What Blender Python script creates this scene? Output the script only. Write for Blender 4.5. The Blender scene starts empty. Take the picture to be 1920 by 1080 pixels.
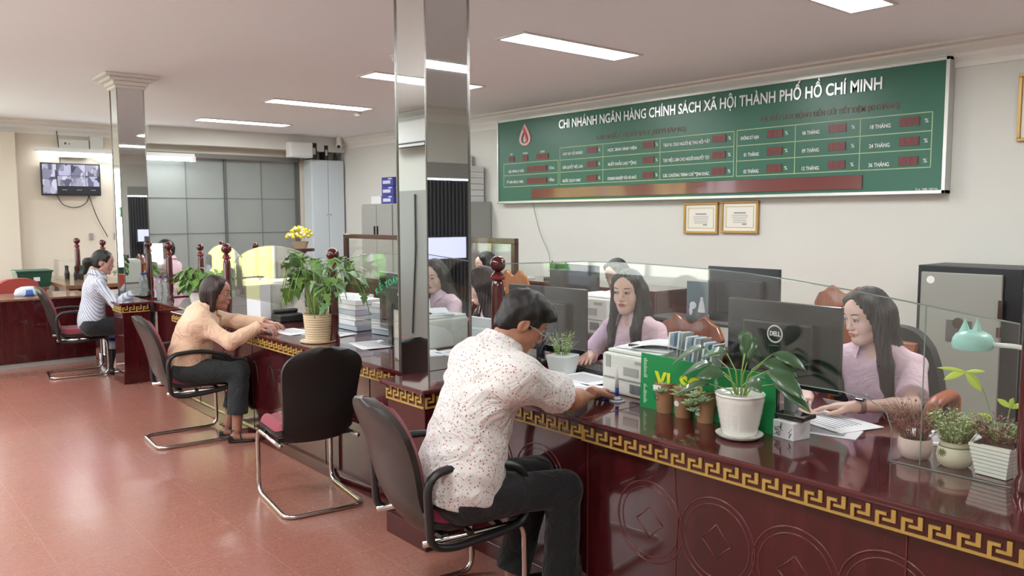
import bpy, math, random
import numpy as np
from mathutils import Vector, Matrix, noise
R_ = math.radians
PI = math.pi
C = bpy.context.scene.collection
S = bpy.context.scene
# ------------------------------------------------------------ camera, world, light, exposure
FPX, YAW, PITCH, ROLL = 1514.7, .70531, .0879, -.0034
_f = Vector((-math.cos(YAW)*math.cos(PITCH), math.sin(YAW)*math.cos(PITCH), -math.sin(PITCH)))
_r = Vector((math.sin(YAW), math.cos(YAW), 0)); _u = _r.cross(_f)
_rt = _r*math.cos(ROLL) + _u*math.sin(ROLL); _up = _u*math.cos(ROLL) - _r*math.sin(ROLL)
CAM = Vector((0, 0, 1.6))
cd = bpy.data.cameras.new('camera'); cam = bpy.data.objects.new('camera', cd); C.objects.link(cam)
cd.sensor_width = 36; cd.lens = FPX/1920*36; cd.clip_start = .05
m = Matrix((_rt, _up, -_f)).transposed().to_4x4(); m.translation = CAM
cam.matrix_world = m; S.camera = cam
S.view_settings.view_transform = 'Standard'; S.view_settings.look = 'None'
S.view_settings.exposure = 0.15; S.view_settings.gamma = 1; S.view_settings.use_curve_mapping = False
W = bpy.data.worlds.new('world'); S.world = W; W.use_nodes = True
bg = W.node_tree.nodes['Background']; bg.inputs[0].default_value = (.86, .93, 1, 1); bg.inputs[1].default_value = 7.6
PANEL_E = 13.0; PANEL_W = 37

def area(name, loc, rot, sx, sy, w, col=(1, 1, 1)):
    l = bpy.data.lights.new(name, 'AREA'); l.shape = 'RECTANGLE'; l.size = sx; l.size_y = sy; l.energy = w; l.color = col
    o = bpy.data.objects.new(name, l); o.location = loc; o.rotation_euler = rot; C.objects.link(o); return o
# daylight through the two big windows behind the left side of the picture
for nm_, lc_, rt_, sx_, sy_ in (('window_portal', (-13.34, .35, 1.26), (0, R_(-90), 0), 2.28, 2.7), ('window_portal', (-11.8, -1.54, 1.4), (R_(90), 0, 0), 2.4, 2.2), ('window_portal', (-6.2, -1.54, 1.6), (R_(90), 0, 0), 2.6, 1.4)):
    area(nm_, lc_, rt_, sx_, sy_, 1).data.cycles.is_portal = True
sl_ = bpy.data.lights.new('sun', 'SUN'); sl_.energy = 9; sl_.angle = .02; so_ = bpy.data.objects.new('sun', sl_); C.objects.link(so_)
so_.rotation_euler = Vector((-.7, -.15, -.7)).to_track_quat('-Z', 'Y').to_euler()
# recessed ceiling panels: two rows
PX = (-11.72, -9.33, -7.05, -4.87, -2.68, -.40)
for r, yc in ((0, 4.82), (1, .08)):
    for x in PX:
        area('panel_light', (x, yc, 2.985), (0, 0, 0), .28, 1.26, PANEL_W, (.90, .96, 1))

def at(px, py, ax, v):
    """the point of the plane ax = v that a sight line meets"""
    d = _f*FPX + _rt*(px-960) - _up*(py-540)
    return CAM + d*((v-CAM[ax])/d[ax])
# ------------------------------------------------------------ materials
def lin(c):
    if isinstance(c, str):
        c = tuple(int(c[i:i+2], 16)/255 for i in (0, 2, 4))
    return tuple(((x/12.92) if x <= .04045 else ((x+.055)/1.055)**2.4) for x in c) + (1,)
MATS = {}
def mat(name, col, rough=.5, metal=0, var=0, vscale=8, bump=0, bscale=60, coat=0, spec=.5, emit=None, es=1, alpha=1, trans=0, stretch=None, sheen=0):
    if name in MATS: return MATS[name]
    M_ = bpy.data.materials.new(name); M_.use_nodes = True; nt = M_.node_tree; b = nt.nodes['Principled BSDF']
    c = lin(col); b.inputs['Base Color'].default_value = c; b.inputs['Roughness'].default_value = rough
    b.inputs['Metallic'].default_value = metal; b.inputs['Specular IOR Level'].default_value = spec
    b.inputs['Coat Weight'].default_value = coat; b.inputs['Coat Roughness'].default_value = .05
    if sheen: b.inputs['Sheen Weight'].default_value = sheen
    if trans: b.inputs['Transmission Weight'].default_value = trans
    tc = nt.nodes.new('ShaderNodeTexCoord'); mp = nt.nodes.new('ShaderNodeMapping'); nt.links.new(tc.outputs['Object'], mp.inputs[0])
    if stretch: mp.inputs['Scale'].default_value = stretch
    if var:
        n = nt.nodes.new('ShaderNodeTexNoise'); n.inputs['Scale'].default_value = vscale; n.inputs['Detail'].default_value = 4
        nt.links.new(mp.outputs[0], n.inputs[0])
        mx = nt.nodes.new('ShaderNodeMix'); mx.data_type = 'RGBA'
        mx.inputs[6].default_value = tuple(x*(1-var) for x in c[:3])+(1,); mx.inputs[7].default_value = tuple(min(1, x*(1+var)) for x in c[:3])+(1,)
        nt.links.new(n.outputs[0], mx.inputs[0]); nt.links.new(mx.outputs[2], b.inputs['Base Color'])
    if bump:
        n2 = nt.nodes.new('ShaderNodeTexNoise'); n2.inputs['Scale'].default_value = bscale; n2.inputs['Detail'].default_value = 3
        nt.links.new(mp.outputs[0], n2.inputs[0]); bp = nt.nodes.new('ShaderNodeBump'); bp.inputs['Strength'].default_value = bump; bp.inputs['Distance'].default_value = .01
        nt.links.new(n2.outputs[0], bp.inputs['Height']); nt.links.new(bp.outputs[0], b.inputs['Normal'])
    if emit: b.inputs['Emission Color'].default_value = lin(emit); b.inputs['Emission Strength'].default_value = es
    MATS[name] = M_; return M_

def nodes(name):
    M_ = bpy.data.materials.new(name); M_.use_nodes = True; MATS[name] = M_
    return M_, M_.node_tree, M_.node_tree.nodes['Principled BSDF']

def floor_mat():
    M_, nt, b = nodes('terrazzo'); N = nt.nodes.new; L = nt.links.new
    g = N('ShaderNodeNewGeometry')
    v = N('ShaderNodeTexVoronoi'); v.inputs['Scale'].default_value = 130; L(g.outputs['Position'], v.inputs[0])
    n = N('ShaderNodeTexNoise'); n.inputs['Scale'].default_value = 1.2; n.inputs['Detail'].default_value = 6; L(g.outputs['Position'], n.inputs[0])
    cr = N('ShaderNodeValToRGB'); cr.color_ramp.elements[0].color = lin('956258'); cr.color_ramp.elements[1].color = lin('b07d6e')
    e = cr.color_ramp.elements.new(.5); e.color = lin('a06b5e'); e = cr.color_ramp.elements.new(.93); e.color = lin('a77365'); cr.color_ramp.elements[-1].color = lin('cda497')
    L(v.outputs['Color'], cr.inputs[0])
    mx = N('ShaderNodeMix'); mx.data_type = 'RGBA'; mx.blend_type = 'MULTIPLY'; mx.inputs[0].default_value = .2
    L(cr.outputs[0], mx.inputs[6]); L(n.outputs['Color'], mx.inputs[7])
    # tile joints every 0.4 m
    sx = N('ShaderNodeSeparateXYZ'); L(g.outputs['Position'], sx.inputs[0])
    outs = []
    for ax, off in ((0, 40.13), (1, 40.13-.066)):
        a = N('ShaderNodeMath'); a.operation = 'ADD'; a.inputs[1].default_value = off; L(sx.outputs[ax], a.inputs[0])
        d = N('ShaderNodeMath'); d.operation = 'DIVIDE'; d.inputs[1].default_value = .4; L(a.outputs[0], d.inputs[0])
        fr = N('ShaderNodeMath'); fr.operation = 'FRACT'; L(d.outputs[0], fr.inputs[0])
        lt = N('ShaderNodeMath'); lt.operation = 'LESS_THAN'; lt.inputs[1].default_value = .007; L(fr.outputs[0], lt.inputs[0]); outs.append(lt)
    mm = N('ShaderNodeMath'); mm.operation = 'MAXIMUM'; L(outs[0].outputs[0], mm.inputs[0]); L(outs[1].outputs[0], mm.inputs[1])
    ms = N('ShaderNodeMath'); ms.operation = 'MULTIPLY'; ms.inputs[1].default_value = .45; L(mm.outputs[0], ms.inputs[0])
    m2 = N('ShaderNodeMix'); m2.data_type = 'RGBA'; m2.inputs[7].default_value = lin('b98a7c'); L(ms.outputs[0], m2.inputs[0]); L(mx.outputs[2], m2.inputs[6])
    L(m2.outputs[2], b.inputs['Base Color'])
    rr = N('ShaderNodeMapRange'); rr.inputs[3].default_value = .12; rr.inputs[4].default_value = .3; L(n.outputs[0], rr.inputs[0]); L(rr.outputs[0], b.inputs['Roughness'])
    bp = N('ShaderNodeBump'); bp.inputs['Strength'].default_value = .06; bp.inputs['Distance'].default_value = .02
    n3 = N('ShaderNodeTexNoise'); n3.inputs['Scale'].default_value = 7; L(g.outputs['Position'], n3.inputs[0]); L(n3.outputs[0], bp.inputs['Height']); L(bp.outputs[0], b.inputs['Normal'])
    return M_

def wood_mat(name, dark, light, rough=.16, scale=(1.2, 1.2, 14), vertical=True):
    M_, nt, b = nodes(name); N = nt.nodes.new; L = nt.links.new
    tc = N('ShaderNodeTexCoord'); mp = N('ShaderNodeMapping'); L(tc.outputs['Object'], mp.inputs[0])
    mp.inputs['Scale'].default_value = (14, 14, 1.2) if vertical else (1.2, 14, 14)
    n = N('ShaderNodeTexNoise'); n.inputs['Scale'].default_value = 1.6; n.inputs['Detail'].default_value = 8; n.inputs['Distortion'].default_value = .6; L(mp.outputs[0], n.inputs[0])
    cr = N('ShaderNodeValToRGB'); cr.color_ramp.elements[0].position = .3; cr.color_ramp.elements[1].position = .72
    cr.color_ramp.elements[0].color = lin(dark); cr.color_ramp.elements[1].color = lin(light); L(n.outputs[0], cr.inputs[0]); L(cr.outputs[0], b.inputs['Base Color'])
    b.inputs['Roughness'].default_value = rough; b.inputs['Coat Weight'].default_value = .6; b.inputs['Coat Roughness'].default_value = .04
    return M_

def glass_mat(name, tint, haze=0.0):
    M_ = bpy.data.materials.new(name); M_.use_nodes = True; nt = M_.node_tree; nt.nodes.clear(); N = nt.nodes.new; L = nt.links.new
    o = N('ShaderNodeOutputMaterial'); t = N('ShaderNodeBsdfTransparent'); t.inputs[0].default_value = tint+(1,)
    g = N('ShaderNodeBsdfGlossy'); g.inputs['Roughness'].default_value = .01; g.inputs[0].default_value = (1, 1, 1, 1)
    lw = N('ShaderNodeLayerWeight'); lw.inputs[0].default_value = .5
    p = N('ShaderNodeMath'); p.operation = 'POWER'; p.inputs[1].default_value = 4.2; L(lw.outputs['Facing'], p.inputs[0])
    ml = N('ShaderNodeMath'); ml.operation = 'MULTIPLY_ADD'; ml.inputs[1].default_value = .9; ml.inputs[2].default_value = .045; L(p.outputs[0], ml.inputs[0])
    mx = N('ShaderNodeMixShader'); L(ml.outputs[0], mx.inputs[0]); L(t.outputs[0], mx.inputs[1]); L(g.outputs[0], mx.inputs[2])
    L(mx.outputs[0], o.inputs[0]); MATS[name] = M_; return M_

WALL = mat('wall_paint', 'cccbc3', .75, var=.03, vscale=1.5, bump=.05, bscale=80)
WALLB = mat('wall_paint_cream', 'd0c7b6', .75, var=.03, vscale=1.5, bump=.05, bscale=80)
CEIL = mat('ceiling_paint', 'f1f6f8', .8, var=.015, vscale=.6)
MOLD = mat('moulding_paint', 'dcdad3', .6)
FLOOR = floor_mat()
WOOD = wood_mat('lacquered_wood', '350d10', '4a1418', .16)
WOODH = wood_mat('lacquered_wood_top', '46191b', '562024', .1, vertical=False)
WOODD = wood_mat('dark_wood', '2c1512', '4a241c', .3)
POSTW = wood_mat('red_post_wood', '3e0d0e', '5c1717', .18)
BROWNW = wood_mat('brown_wood', '6b4a35', '8a6549', .35, vertical=False)
CARVW = wood_mat('carved_chair_wood', '7c3f22', '9f5a34', .3)
GOLD = mat('gold_inlay', 'b8964e', .45, .2, var=.12, vscale=20)
GLASS = glass_mat('clear_glass', (.97, .985, .975))
GEDGE = mat('glass_edge', '9fb0a9', .15, trans=.5)
MIRROR = mat('mirror', 'dfe4e4', .015, 1)
CHROME = mat('chrome', 'c9c6c0', .16, 1)
STEEL = mat('steel_strip', '8f8b86', .25, .9)
BLACKP = mat('black_plastic', '1c1b1c', .42, var=.2, vscale=6, bump=.05, bscale=200)
SHELL = mat('worn_grey_shell', '35312f', .34, var=.25, vscale=5, bump=.08, bscale=120)
REDF = mat('red_upholstery', '862036', .8, bump=.3, bscale=300, sheen=.2, var=.12, vscale=30)
GREYM = mat('grey_metal', '94948f', .45, var=.04, vscale=2)
LGREY = mat('light_grey_metal', 'c3cacb', .45)
WHITEP = mat('white_plastic', 'd9dad6', .4)
OFFW = mat('offwhite_plastic', 'cfd0c8', .45)
PAPER = mat('paper', 'e2e3e6', .8)
BLACKG = mat('black_gloss', '121315', .08, coat=.6)
DARKM = mat('dark_metal', '2f3031', .35, .3)
CERAM = mat('white_ceramic', 'e4e3db', .22, coat=.5)
SOIL = mat('soil', '3a2a20', .95, var=.5, vscale=60, bump=.8, bscale=80)
GREENB = mat('board_green', '1d5c46', .32, var=.05, vscale=1.2)
ALU = mat('aluminium', 'c9c9c4', .3, .8)
CABLE = mat('cable_black', '2a2a2a', .5)
CABLEW = mat('cable_grey', '8f8a84', .5)
TUBE = mat('lamp_glow', 'ffffff', .4, emit='fffdf6', es=PANEL_E)
TUBEB = mat('tube_glow', 'ffffff', .4, emit='f4fbff', es=9)
# ------------------------------------------------------------ mesh helpers
class M:
    def __init__(s): s.v = []; s.f = []; s.mi = []; s.k = 0
    def add(s, vs, fs, T=None):
        b = len(s.v)
        s.v += [tuple(T @ Vector(p)) if T is not None else tuple(p) for p in vs]
        s.f += [tuple(b+i for i in q) for q in fs]; s.mi += [s.k]*len(fs); return s
    def mk(s, k): s.k = k; return s
    def box(s, c, d, T=None):
        x, y, z = c; a, b, e = d[0]/2, d[1]/2, d[2]/2
        vs = [(x+i*a, y+j*b, z+k*e) for i in (-1, 1) for j in (-1, 1) for k in (-1, 1)]
        return s.add(vs, [(0, 1, 3, 2), (4, 6, 7, 5), (0, 4, 5, 1), (2, 3, 7, 6), (0, 2, 6, 4), (1, 5, 7, 3)], T)
    def bb(s, x0, x1, y0, y1, z0, z1, T=None):
        return s.box(((x0+x1)/2, (y0+y1)/2, (z0+z1)/2), (abs(x1-x0), abs(y1-y0), abs(z1-z0)), T)
    def lathe(s, prof, c=(0, 0, 0), n=24, T=None, sx=1, sy=1):
        vs = []; fs = []
        for r, z in prof:
            for i in range(n):
                a = 2*PI*i/n; vs.append((c[0]+r*sx*math.cos(a), c[1]+r*sy*math.sin(a), c[2]+z))
        for j in range(len(prof)-1):
            for i in range(n):
                i2 = (i+1) % n; fs.append((j*n+i, j*n+i2, (j+1)*n+i2, (j+1)*n+i))
        fs.append(tuple(range(n-1, -1, -1))); b = (len(prof)-1)*n; fs.append(tuple(b+i for i in range(n)))
        return s.add(vs, fs, T)
    def tube(s, pts, r, n=8, T=None, sq=None, closed=False):
        pts = [Vector(p) for p in pts]; m_ = len(pts); rs = r if isinstance(r, (list, tuple)) else [r]*m_
        vs = []; fs = []; prev = None
        for i, p in enumerate(pts):
            if closed: t = (pts[(i+1) % m_]-pts[i-1])
            else: t = (pts[min(i+1, m_-1)]-pts[max(i-1, 0)])
            t.normalize()
            if prev is None:
                a = Vector((0, 0, 1)) if abs(t.z) < .9 else Vector((1, 0, 0)); u = t.cross(a).normalized()
            else:
                u = (prev - t*prev.dot(t)); u = u.normalized() if u.length > 1e-6 else t.orthogonal().normalized()
            prev = u; w = t.cross(u)
            for k in range(n):
                a = 2*PI*(k+.5)/n; ca, sa = math.cos(a), math.sin(a)
                if sq: ca, sa = ca*sq[0], sa*sq[1]
                vs.append(p+(u*ca+w*sa)*rs[i])
        for i in range(m_ if closed else m_-1):
            j = (i+1) % m_
            for k in range(n):
                k2 = (k+1) % n; fs.append((i*n+k, i*n+k2, j*n+k2, j*n+k))
        if not closed:
            fs.append(tuple(range(n-1, -1, -1))); fs.append(tuple((m_-1)*n+i for i in range(n)))
        return s.add(vs, fs, T)
    def prism(s, poly, y0, y1, T=None):      # poly in XZ, extruded along Y
        n = len(poly); vs = [(x, y0, z) for x, z in poly]+[(x, y1, z) for x, z in poly]
        fs = [tuple(range(n)), tuple(range(2*n-1, n-1, -1))]+[(i, i+n, (i+1) % n+n, (i+1) % n) for i in range(n)]
        return s.add(vs, fs, T)
    def prismz(s, poly, z0, z1, T=None):
        n = len(poly); vs = [(x, y, z0) for x, y in poly]+[(x, y, z1) for x, y in poly]
        fs = [tuple(range(n-1, -1, -1)), tuple(range(n, 2*n))]+[(i, (i+1) % n, (i+1) % n+n, i+n) for i in range(n)]
        return s.add(vs, fs, T)
    def sphere(s, c, r, n=12, m_=8, sc=(1, 1, 1), T=None):
        return s.lathe([(r*math.sin(PI*(j+.001)/(m_+.002))*1, -r*math.cos(PI*j/m_)*sc[2]) for j in range(m_+1)], c, n, T, sc[0], sc[1])
    def patch(s, fn, nu, nv, T=None):         # open sheet fn(u,v) u,v in 0..1
        vs = [fn(i/nu, j/nv) for j in range(nv+1) for i in range(nu+1)]
        fs = [(j*(nu+1)+i, j*(nu+1)+i+1, (j+1)*(nu+1)+i+1, (j+1)*(nu+1)+i) for j in range(nv) for i in range(nu)]
        return s.add(vs, fs, T)
    def solid(s, fn, gn, nu, nv, T=None):     # closed body between two sheets
        b = len(s.v); s.patch(fn, nu, nv, T); c = len(s.v); s.patch(gn, nu, nv, T)
        w = nu+1
        ring = [i for i in range(w)]+[j*w+nu for j in range(1, nv+1)]+[nv*w+i for i in range(nu-1, -1, -1)]+[j*w for j in range(nv-1, 0, -1)]
        L = len(ring)
        for q in range(L):
            a, e = ring[q], ring[(q+1) % L]; s.f.append((b+a, c+a, c+e, b+e)); s.mi.append(s.k)
        return s
def link(name, mb, mt, parent=None, smooth=False, bevel=0, loc=None, rot=None, seg=2):
    me = bpy.data.meshes.new(name)
    if isinstance(mb, M): me.from_pydata(mb.v, [], mb.f); mi = mb.mi
    else: me.from_pydata(mb[0], [], mb[1]); mi = None
    for t in (mt if isinstance(mt, (list, tuple)) else [mt]): me.materials.append(t)
    if mi and isinstance(mt, (list, tuple)): me.polygons.foreach_set('material_index', mi)
    if smooth: me.polygons.foreach_set('use_smooth', [True]*len(me.polygons))
    me.update()
    o = bpy.data.objects.new(name, me); C.objects.link(o)
    if smooth == 2:
        try: me.set_sharp_from_angle(angle=R_(38))
        except Exception: pass
    if bevel:
        b = o.modifiers.new('bevel', 'BEVEL'); b.width = bevel; b.segments = seg; b.limit_method = 'ANGLE'; b.angle_limit = R_(40)
    if parent: o.parent = parent
    if loc: o.location = loc
    if rot: o.rotation_euler = rot
    return o
def tag(o, label, cat, group=None):
    o['label'] = label; o['category'] = cat
    if group: o['group'] = group
    return o
def thing(name, label, cat, loc=(0, 0, 0), rz=0, group=None):
    o = bpy.data.objects.new(name, None); C.objects.link(o); o.location = loc; o.rotation_euler = (0, 0, rz); o.empty_display_size = .1
    return tag(o, label, cat, group)
def struct(name, mb, mt, **k):
    o = link(name, mb, mt, **k)
    if not k.get('parent'): o['kind'] = 'structure'
    return o
def dup(root, label=None, loc=None, rz=None, group=None):
    r = root.copy(); C.objects.link(r)
    if loc: r.location = loc
    if rz is not None: r.rotation_euler = (0, 0, rz)
    if label: r['label'] = label
    if group: r['group'] = group
    for ch in list(root.children):
        c = ch.copy(); C.objects.link(c); c.parent = r
        for g in list(ch.children):
            d = g.copy(); C.objects.link(d); d.parent = c
    return r
def fillet(pts, rad, n=6, closed=False):
    pts = [Vector(p) for p in pts]; out = []; m_ = len(pts)
    for i, p in enumerate(pts):
        if not closed and i in (0, m_-1): out.append(p); continue
        a, b = pts[i-1], pts[(i+1) % m_]; d1 = (a-p); d2 = (b-p); r = min(rad, d1.length*.49, d2.length*.49)
        p1 = p+d1.normalized()*r; p2 = p+d2.normalized()*r
        for k in range(n+1):
            t = k/n; out.append(p1*(1-t)**2+p*2*t*(1-t)+p2*t*t)
    return out
_fontc = {}
def text(name, s, size, mt, loc, rot=(R_(90), 0, 0), width=None, depth=.001, bold=0, parent=None, align='CENTER', shear=0):
    cu = bpy.data.curves.new(name, 'FONT'); cu.body = s; cu.size = size; cu.align_x = align; cu.align_y = 'CENTER'
    cu.extrude = depth; cu.offset = bold*size; cu.shear = shear; cu.resolution_u = 3
    to = bpy.data.objects.new(name, cu); C.objects.link(to)
    dg = bpy.context.evaluated_depsgraph_get(); me = bpy.data.meshes.new_from_object(to.evaluated_get(dg))
    C.objects.unlink(to); bpy.data.objects.remove(to)
    me.materials.clear(); me.materials.append(mt)
    if len(me.vertices) and width:
        xs = [v.co.x for v in me.vertices]; w = max(xs)-min(xs)
        for v in me.vertices: v.co.x *= width/w
    o = bpy.data.objects.new(name, me); C.objects.link(o); o.location = loc; o.rotation_euler = rot
    if parent: o.parent = parent
    return o
# ------------------------------------------------------------ room shell
XB, XF, YR, YL, H = -13.3, 2.0, 7.15, -1.5, 3.0
struct('floor', M().bb(XB-.1, XF+.1, YL-.1, YR+.1, -.1, 0), FLOOR)
struct('ceiling', M().bb(XB-.1, XF+.1, YL-.1, YR+.1, H, H+.1), CEIL)
struct('wall_right', M().bb(XB-.1, XF+.1, YR, YR+.12, 0, H), WALL)
# back wall: window opening at left, shutter opening at right
b = M()
b.bb(XB-.15, XB, YL, -1.0, 0, H); b.bb(XB-.15, XB, 1.7, 3.84, 0, H)
b.bb(XB-.15, XB, -1.0, 1.7, 0, .12); b.bb(XB-.15, XB, -1.0, 1.7, 2.4, H)
b.bb(XB-.15, XB, 3.84, 6.38, 2.56, H); b.bb(XB-.15, XB, 6.38, YR, 0, H)
struct('wall_back', b, WALLB)
# left wall with windows (outside the picture, seen in reflections)
b = M(); b.bb(XB-.1, -13.0, YL-.15, YL, 0, H); b.bb(-10.6, XF+.1, YL-.15, YL, 2.5, H); b.bb(-13, -10.6, YL-.15, YL, 2.5, H); b.bb(-13, -10.6, YL-.15, YL, 0, .3)
b.bb(-10.6, -7.5, YL-.15, YL, 0, 2.5); b.bb(-4.9, XF+.1, YL-.15, YL, 0, 2.5); b.bb(-7.5, -4.9, YL-.15, YL, 0, .9); b.bb(-7.5, -4.9, YL-.15, YL, 2.3, 2.5)
struct('wall_left', b, WALL)
b = M(); b.bb(XF, XF+.12, YL, 5.2, 0, H); b.bb(XF, XF+.12, 6.9, YR, 0, H); b.bb(XF, XF+.12, 5.2, 6.9, 2.3, H)
struct('wall_front', b, WALL)
# shutters and doors
b = M(); b.bb(XB-.1, XB-.05, 3.84, 6.38, 0, 2.56)
sh = mat('shutter_grey', '8b908c', .5, var=.06, vscale=3)
d = struct('door_1', b, sh)
b = M()
for y in (3.86, 4.49, 5.12, 5.75, 6.36): b.bb(XB-.055, XB-.035, y-.006, y+.006, 0, 2.56)
for z in (.7, 1.35, 1.92): b.bb(XB-.055, XB-.04, 3.84, 6.38, z-.004, z+.004)
struct('door_seam', b, mat('seam_grey', '6f736f', .6), parent=d)
b = M(); b.bb(XB-.05, XB-.02, 5.1, 5.2, 0, 2.56)
struct('door_frame', M().bb(XB-.05, XB+.02, 6.36, 6.42, 0, 2.56).bb(XB-.04, XB-.0, 5.10, 5.14, 0, 2.56), mat('frame_dark', '585c59', .5), parent=d)
# grey shutter on the left wall and dark folding gate at the front end, both seen only in the mirror columns
d = struct('door_2', M().bb(-10.5, -7.6, YL+.0, YL+.06, 0, 1.95), GREYM)
struct('door_cable', M().tube([(-8.95, YL+.075, 1.9), (-8.95, YL+.075, 1.2), (-9.05, YL+.075, .05)], .012, 6), CABLE, parent=d)
d = struct('door_3', M().bb(XF+.02, XF+.06, 5.2, 6.9, 0, 2.08), mat('gate_dark', '26272a', .5))
b = M()
for i in range(28): b.bb(XF-.0, XF+.02, 5.22+i*.06, 5.245+i*.06, 0, 2.06)
struct('door_fold', b, mat('gate_fold', '4a4a4d', .5), parent=d)
struct('door_header', M().bb(XF+.01, XF+.08, 5.2, 6.9, 2.1, 2.3), GREYM, parent=d)
# windows with daylight outside
def window(name, x0, x1, y0, y1, z0, z1, axis, n):
    fr = M(); gl = M()
    if axis == 0:
        for i in range(n+1):
            y = y0+(y1-y0)*i/n; fr.bb(x0, x1, y-.03, y+.03, z0, z1)
        fr.bb(x0, x1, y0, y1, z0, z0+.05).bb(x0, x1, y0, y1, z1-.05, z1)
        gl.bb((x0+x1)/2-.003, (x0+x1)/2+.003, y0, y1, z0, z1)
    else:
        for i in range(n+1):
            x = x0+(x1-x0)*i/n; fr.bb(x-.03, x+.03, y0, y1, z0, z1)
        fr.bb(x0, x1, y0, y1, z0, z0+.05).bb(x0, x1, y0, y1, z1-.05, z1)
        gl.bb(x0, x1, (y0+y1)/2-.003, (y0+y1)/2+.003, z0, z1)
    w = struct(name, fr, mat('window_frame', 'd8d8d2', .4)); struct('pane', gl, GLASS, parent=w)
window('window_1', XB-.12, XB-.06, -1.0, 1.7, .12, 2.4, 0, 3)
window('window_2', -13.0, -10.6, YL-.12, YL-.06, .3, 2.5, 1, 4)
window('window_3', -7.5, -4.9, YL-.12, YL-.06, .9, 2.3, 1, 3)
# outside: pale paving, a yellow building and green hedges
struct('ground', M().bb(-34, 8, -24, YL-.16, -.3, -.12).bb(-34, XB-.16, YL-.16, 9, -.3, -.12), mat('paving', 'c9c4ba', .9, var=.1))
# crown mouldings
def crown(name, p0, p1, inn):      # p0->p1 along wall, inn = unit vector into the room
    prof = [(0, -.20), (.015, -.20), (.02, -.16), (.05, -.12), (.055, -.09), (.10, -.05), (.11, -.03), (.16, -.02), (.17, 0), (0, 0)]
    vs = []; n = len(prof)
    for p in (p0, p1):
        for a, z in prof: vs.append((p[0]+inn[0]*a, p[1]+inn[1]*a, H+z))
    fs = [(i, (i+1) % n, (i+1) % n+n, i+n) for i in range(n)]+[tuple(range(n)), tuple(range(2*n-1, n-1, -1))]
    struct(name, M().add(vs, fs), MOLD)
crown('trim_1', (XB, YR), (XF, YR), (0, -1)); crown('trim_2', (XB, YL), (XB, 3.75), (1, 0)); crown('trim_3', (XF, YL), (XF, YR), (-1, 0))
crown('trim_4', (XB, YL), (XF, YL), (0, 1))
struct('trim_5', M().bb(XB, XB+.34, 3.84, YR, 2.74, H), WALL)          # bulkhead above the shutter
struct('trim_6', M().bb(XB, XB+.12, 1.6, 2.12, 0, H-.2), WALLB)        # flat pilaster at the left edge
struct('trim_7', M().bb(XB+.05, XB+.1, 3.84, 6.4, 2.56, 2.63), mat('rail_grey', '6d6c68', .5))
b = M().bb(XB, XB+.02, 2.12, 3.84, 0, .1); struct('baseboard_back', b, WOODD)
struct('baseboard_right', M().bb(XB, XF, YR-.02, YR, 0, .12), WOODD)
# outdoor things seen only by reflection
oy = mat('yellow_wall', 'e6dc82', .8); og = mat('hedge_green', '5f9a4c', .9, var=.5, vscale=5, bump=1, bscale=10)
b_ = M().bb(-21.5, -20.6, -13, -2.2, -.12, 4.6)
t = thing('building', 'yellow building with pale columns outside the back window', 'building'); link('wall', b_, oy, t)
for yy in (-4.3, -4.9, -7.6, -10.0): link('column', M().bb(-20.6, -20.3, yy-.18, yy+.18, -.12, 4.4), mat('column_white', 'e6e6e0', .8), t)

random.seed(2)
def bush(x, y, r, h, lab):
    b = M()
    for i in range(170):
        a = random.random()*2*PI; q = math.sqrt(random.random())*r; z = random.random()*h
        b.sphere((x+q*math.cos(a), y+q*math.sin(a), z), .12+.15*random.random(), 5, 4)
    t = thing('hedge', lab, 'hedge', (0, 0, 0)); link('foliage', b, og, t); link('stem', M().tube([(x, y, -.12), (x, y, h*.7)], .05), WOODD, t)
bush(-19.0, -6.2, .8, 2.2, 'taller green bush outside between the pale columns'); bush(-18.5, 2.6, 1.1, 2.6, 'green hedge outside beyond the back window'); bush(-18.0, -4.3, .6, 1.1, 'low green bush outside before the pale columns')
bush(-13.5, -6.5, 1.0, 1.4, 'low green hedge outside the left window')
# ceiling panels
for k, x in enumerate(PX):
    fr = M(); x0, x1, y0, y1 = x-.155, x+.155, 4.15, 5.48
    t = None
    for r, dy in ((0, 0), (1, -4.74)):
        nm = ['farthest', 'fourth nearest', 'third nearest', 'second nearest', 'nearest', 'overhead'][k]
        lab = ('recessed white ceiling light panel, %s in the row before the green board' % nm) if r == 0 else ('recessed white ceiling light panel, %s in the row behind the camera' % nm)
        t = thing('ceiling_light', lab, 'ceiling light', (x, (y0+y1)/2+dy, H), 0, 'recessed ceiling panels')
        f = M().bb(-.17, .17, -.69, -.66, -.012, 0).bb(-.17, .17, .66, .69, -.012, 0).bb(-.17, -.145, -.66, .66, -.012, 0).bb(.145, .17, -.66, .66, -.012, 0)
        link('frame', f, WHITEP, t); link('diffuser', M().bb(-.145, .145, -.66, .66, -.008, -.002), TUBE, t)
# fluorescent batten over the shutter
t = thing('fluorescent_lamp', 'long white fluorescent tube lamp above the grey shutter', 'lamp', (XB+.16, 3.25, 2.55))
link('housing', M().bb(-.06, .02, -.9, 1.32, .0, .06), WHITEP, t); link('tube', M().tube([(0, -.85, -.03), (0, 1.27, -.03)], .03, 10), TUBEB, t)
link('end_cap', M().bb(-.03, .035, 1.27, 1.33, -.07, .02), WHITEP, t)
area('batten_light', (XB+.2, 3.5, 2.48), (0, R_(-20), 0), .1, 2.0, 14, (.93, .98, 1))
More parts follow.
